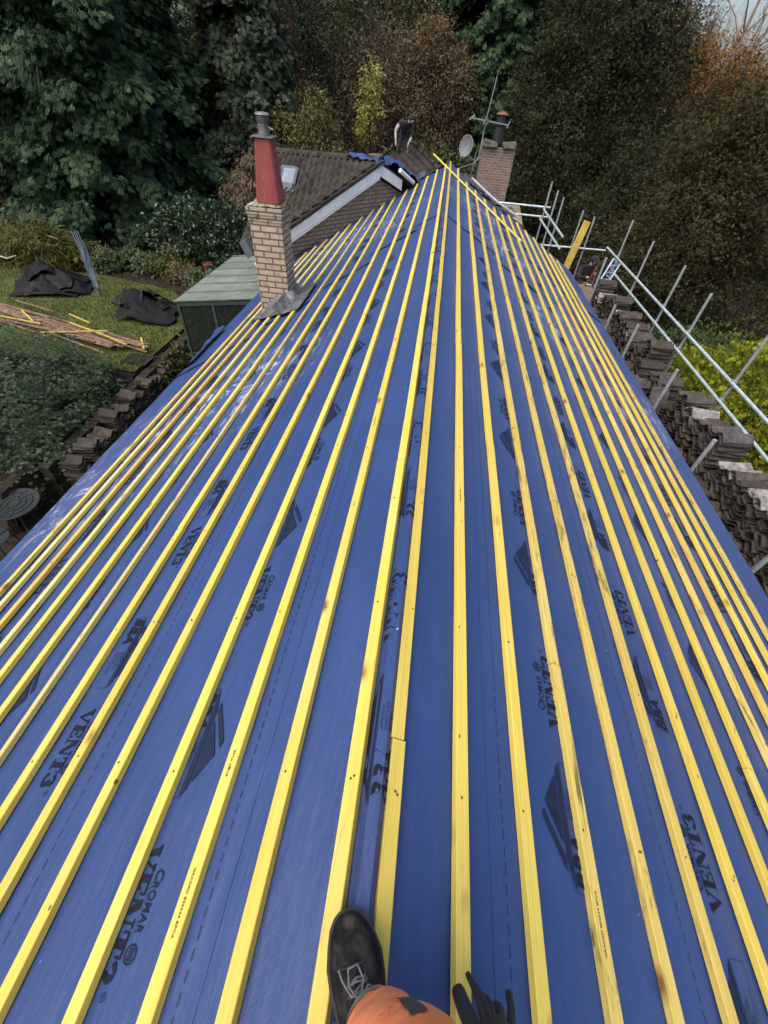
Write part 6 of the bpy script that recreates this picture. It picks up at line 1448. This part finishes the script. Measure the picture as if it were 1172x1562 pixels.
    # the rest of the body, behind and below the camera
    J = {'pelvis': ((.02, -.92, ZR+.44), (.17, .15)), 'waist': ((.02, -.98, ZR+.64), (.16, .13)), 'chest': ((.03, -.95, ZR+.90), (.18, .13)), 'neck': ((.03, -.88, ZR+1.09), .06), 'head': ((.03, -.83, ZR+1.23), .10), 'crown': ((.03, -.84, ZR+1.33), .075), 'nose': ((.03, -.725, ZR+1.21), .02),
         'hipl': ((-.10, -.90, ZR+.42), .12), 'kneel': ((-.24, -.55, ZR+.26), .085), 'anklel': ((-.24, -.80, ZR-.02), .055), 'toel': ((-.25, -.68, ZR-.10), .045),
         'shr': ((.23, -.90, ZR+.96), .08), 'elr': ((.42, -.68, ZR+.52), .055), 'wrr': ((.345, -.315, ZR+.10), .038), 'shl': ((-.17, -.90, ZR+.96), .08), 'ell': ((-.30, -.62, ZR+1.02), .055), 'wrl': ((-.12, -.24, ZR+1.30), .036), 'hal': ((-.09, -.17, ZR+1.34), .04)}
    B = [('pelvis', 'waist'), ('waist', 'chest'), ('chest', 'neck'), ('neck', 'head'), ('head', 'crown'), ('head', 'nose'), ('pelvis', 'hipl'), ('hipl', 'kneel'), ('kneel', 'anklel'), ('anklel', 'toel'), ('chest', 'shr'), ('shr', 'elr'), ('elr', 'wrr'), ('chest', 'shl'), ('shl', 'ell'), ('ell', 'wrl'), ('wrl', 'hal')]
    me = skin_mesh(J, B, 'pelvis'); bm_ = []
    for a, b in B:
        k_ = 1 if (a == 'pelvis' and b != 'waist') or a.startswith(('hip', 'knee')) else 0
        if a == 'anklel': k_ = 2
        if a in ('neck', 'wrl') or b == 'nose': k_ = 3
        if b == 'crown': k_ = 2
        bm_.append((a, b, k_, 1.0))
    finish_body(me, J, bm_, [M['navy_cloth'], M['orange'], M['rubber'], M['skin']], 'body', t, base)
    # gloved right hand resting on the next batten
    W = Vector((.335, -.30, ZR+.075))
    G = {'wrist': (tuple(W), .042), 'palm': ((.322, -.215, ZR+.004), (.050, .032)), 'kn': ((.322, -.170, ZR-.028), (.048, .026)),
         'th0': ((.288, -.178, ZR-.02), .024), 'th1': ((.258, -.138, ZR-.040), .0195), 'th2': ((.241, -.104, ZR-.060), .0165),
         'i0': ((.300, -.140, ZR-.030), .0130), 'i1': ((.285, -.108, ZR-.046), .0085), 'i2': ((.266, -.080, ZR-.056), .0070),
         'm0': ((.318, -.142, ZR-.040), .0150), 'm1': ((.316, -.122, ZR-.066), .0130), 'm2': ((.312, -.128, ZR-.098), .0110),
         'r0': ((.341, -.148, ZR-.048), .0145), 'r1': ((.345, -.128, ZR-.074), .0125), 'r2': ((.342, -.134, ZR-.106), .0105),
         'p0': ((.362, -.165, ZR-.052), .0125), 'p1': ((.374, -.128, ZR-.070), .0098), 'p2': ((.370, -.098, ZR-.086), .0085)}
    GB = [('wrist', 'palm'), ('palm', 'kn'), ('palm', 'th0'), ('th0', 'th1'), ('th1', 'th2')] + [e for f in 'imrp' for e in (('kn', f+'0'), (f+'0', f+'1'), (f+'1', f+'2'))]
    gm = skin_mesh(G, GB, 'palm'); gm.materials.append(M['black_cloth']); gm.transform(Matrix.Translation(-W)); go = link('glove', gm, W, t)
    cf = MB(); cf.tube([tuple(W + Vector((.004, -.02, .025))), tuple(W + Vector((0, .012, -.012)))], [.046, .042], 18); cf.build('cuff', M['black_cloth'], go, smooth=True)
    st = MB(); st.tube([(.280, -.098, ZR-.044), (.298, -.112, ZR-.030), (.314, -.140, ZR-.018), (.326, -.172, ZR-.004)], .0052, 7); st.build('strap', M['black_cloth'], go)
photographer()

# ------------------------------------------------------------------ light, sky, camera
wd_ = bpy.data.worlds.new('World'); S.world = wd_; wd_.use_nodes = True
nt = wd_.node_tree; bg = nt.nodes['Background']; sky = nt.nodes.new('ShaderNodeTexSky'); sky.sky_type = 'NISHITA'; sky.sun_disc = False
SE, SA = R(60), R(-140)
sky.sun_elevation = SE; sky.sun_rotation = SA; sky.air_density = 1.0; sky.dust_density = 6.0; sky.ozone_density = 1.0; sky.altitude = 100
nt.links.new(sky.outputs[0], bg.inputs[0]); bg.inputs[1].default_value = .13
sl = bpy.data.lights.new('sun', 'SUN'); sl.energy = 0.5; sl.angle = R(70); sl.color = (1, .96, .90); so = bpy.data.objects.new('sun', sl); COL.objects.link(so)
# sun direction matches the sky: rotation 0 = +Y, turning clockwise seen from above
dvec = Vector((math.sin(SA)*math.cos(SE), math.cos(SA)*math.cos(SE), math.sin(SE)))
so.rotation_euler = dvec.to_track_quat('Z', 'Y').to_euler()
cam = bpy.data.cameras.new('camera'); co = bpy.data.objects.new('camera', cam); COL.objects.link(co)
Rm = Matrix(((0.9905, 0.1236, 0.061), (0.1314, -0.714, -0.6877), (-0.0415, 0.6892, -0.7234)))
r_, d_, f_ = Rm[0].normalized(), Rm[1], Rm[2].normalized(); u_ = (-d_).normalized()
r_ = u_.cross(-f_).normalized(); u_ = (-f_).cross(r_).normalized()
co.matrix_world = Matrix(((r_.x, u_.x, -f_.x, -0.0324), (r_.y, u_.y, -f_.y, 0), (r_.z, u_.z, -f_.z, 6.0), (0, 0, 0, 1)))
cam.sensor_fit = 'HORIZONTAL'; cam.sensor_width = 36; cam.lens = 629.12/1172*36; cam.clip_start = .02; cam.clip_end = 2000
S.camera = co
S.view_settings.view_transform = 'Standard'; S.view_settings.look = 'None'; S.view_settings.gamma = 1; S.view_settings.use_curve_mapping = False
S.view_settings.exposure = 1.1
S.render.resolution_x = 768; S.render.resolution_y = 1024
S.cycles.max_bounces = 6; S.cycles.transparent_max_bounces = 8
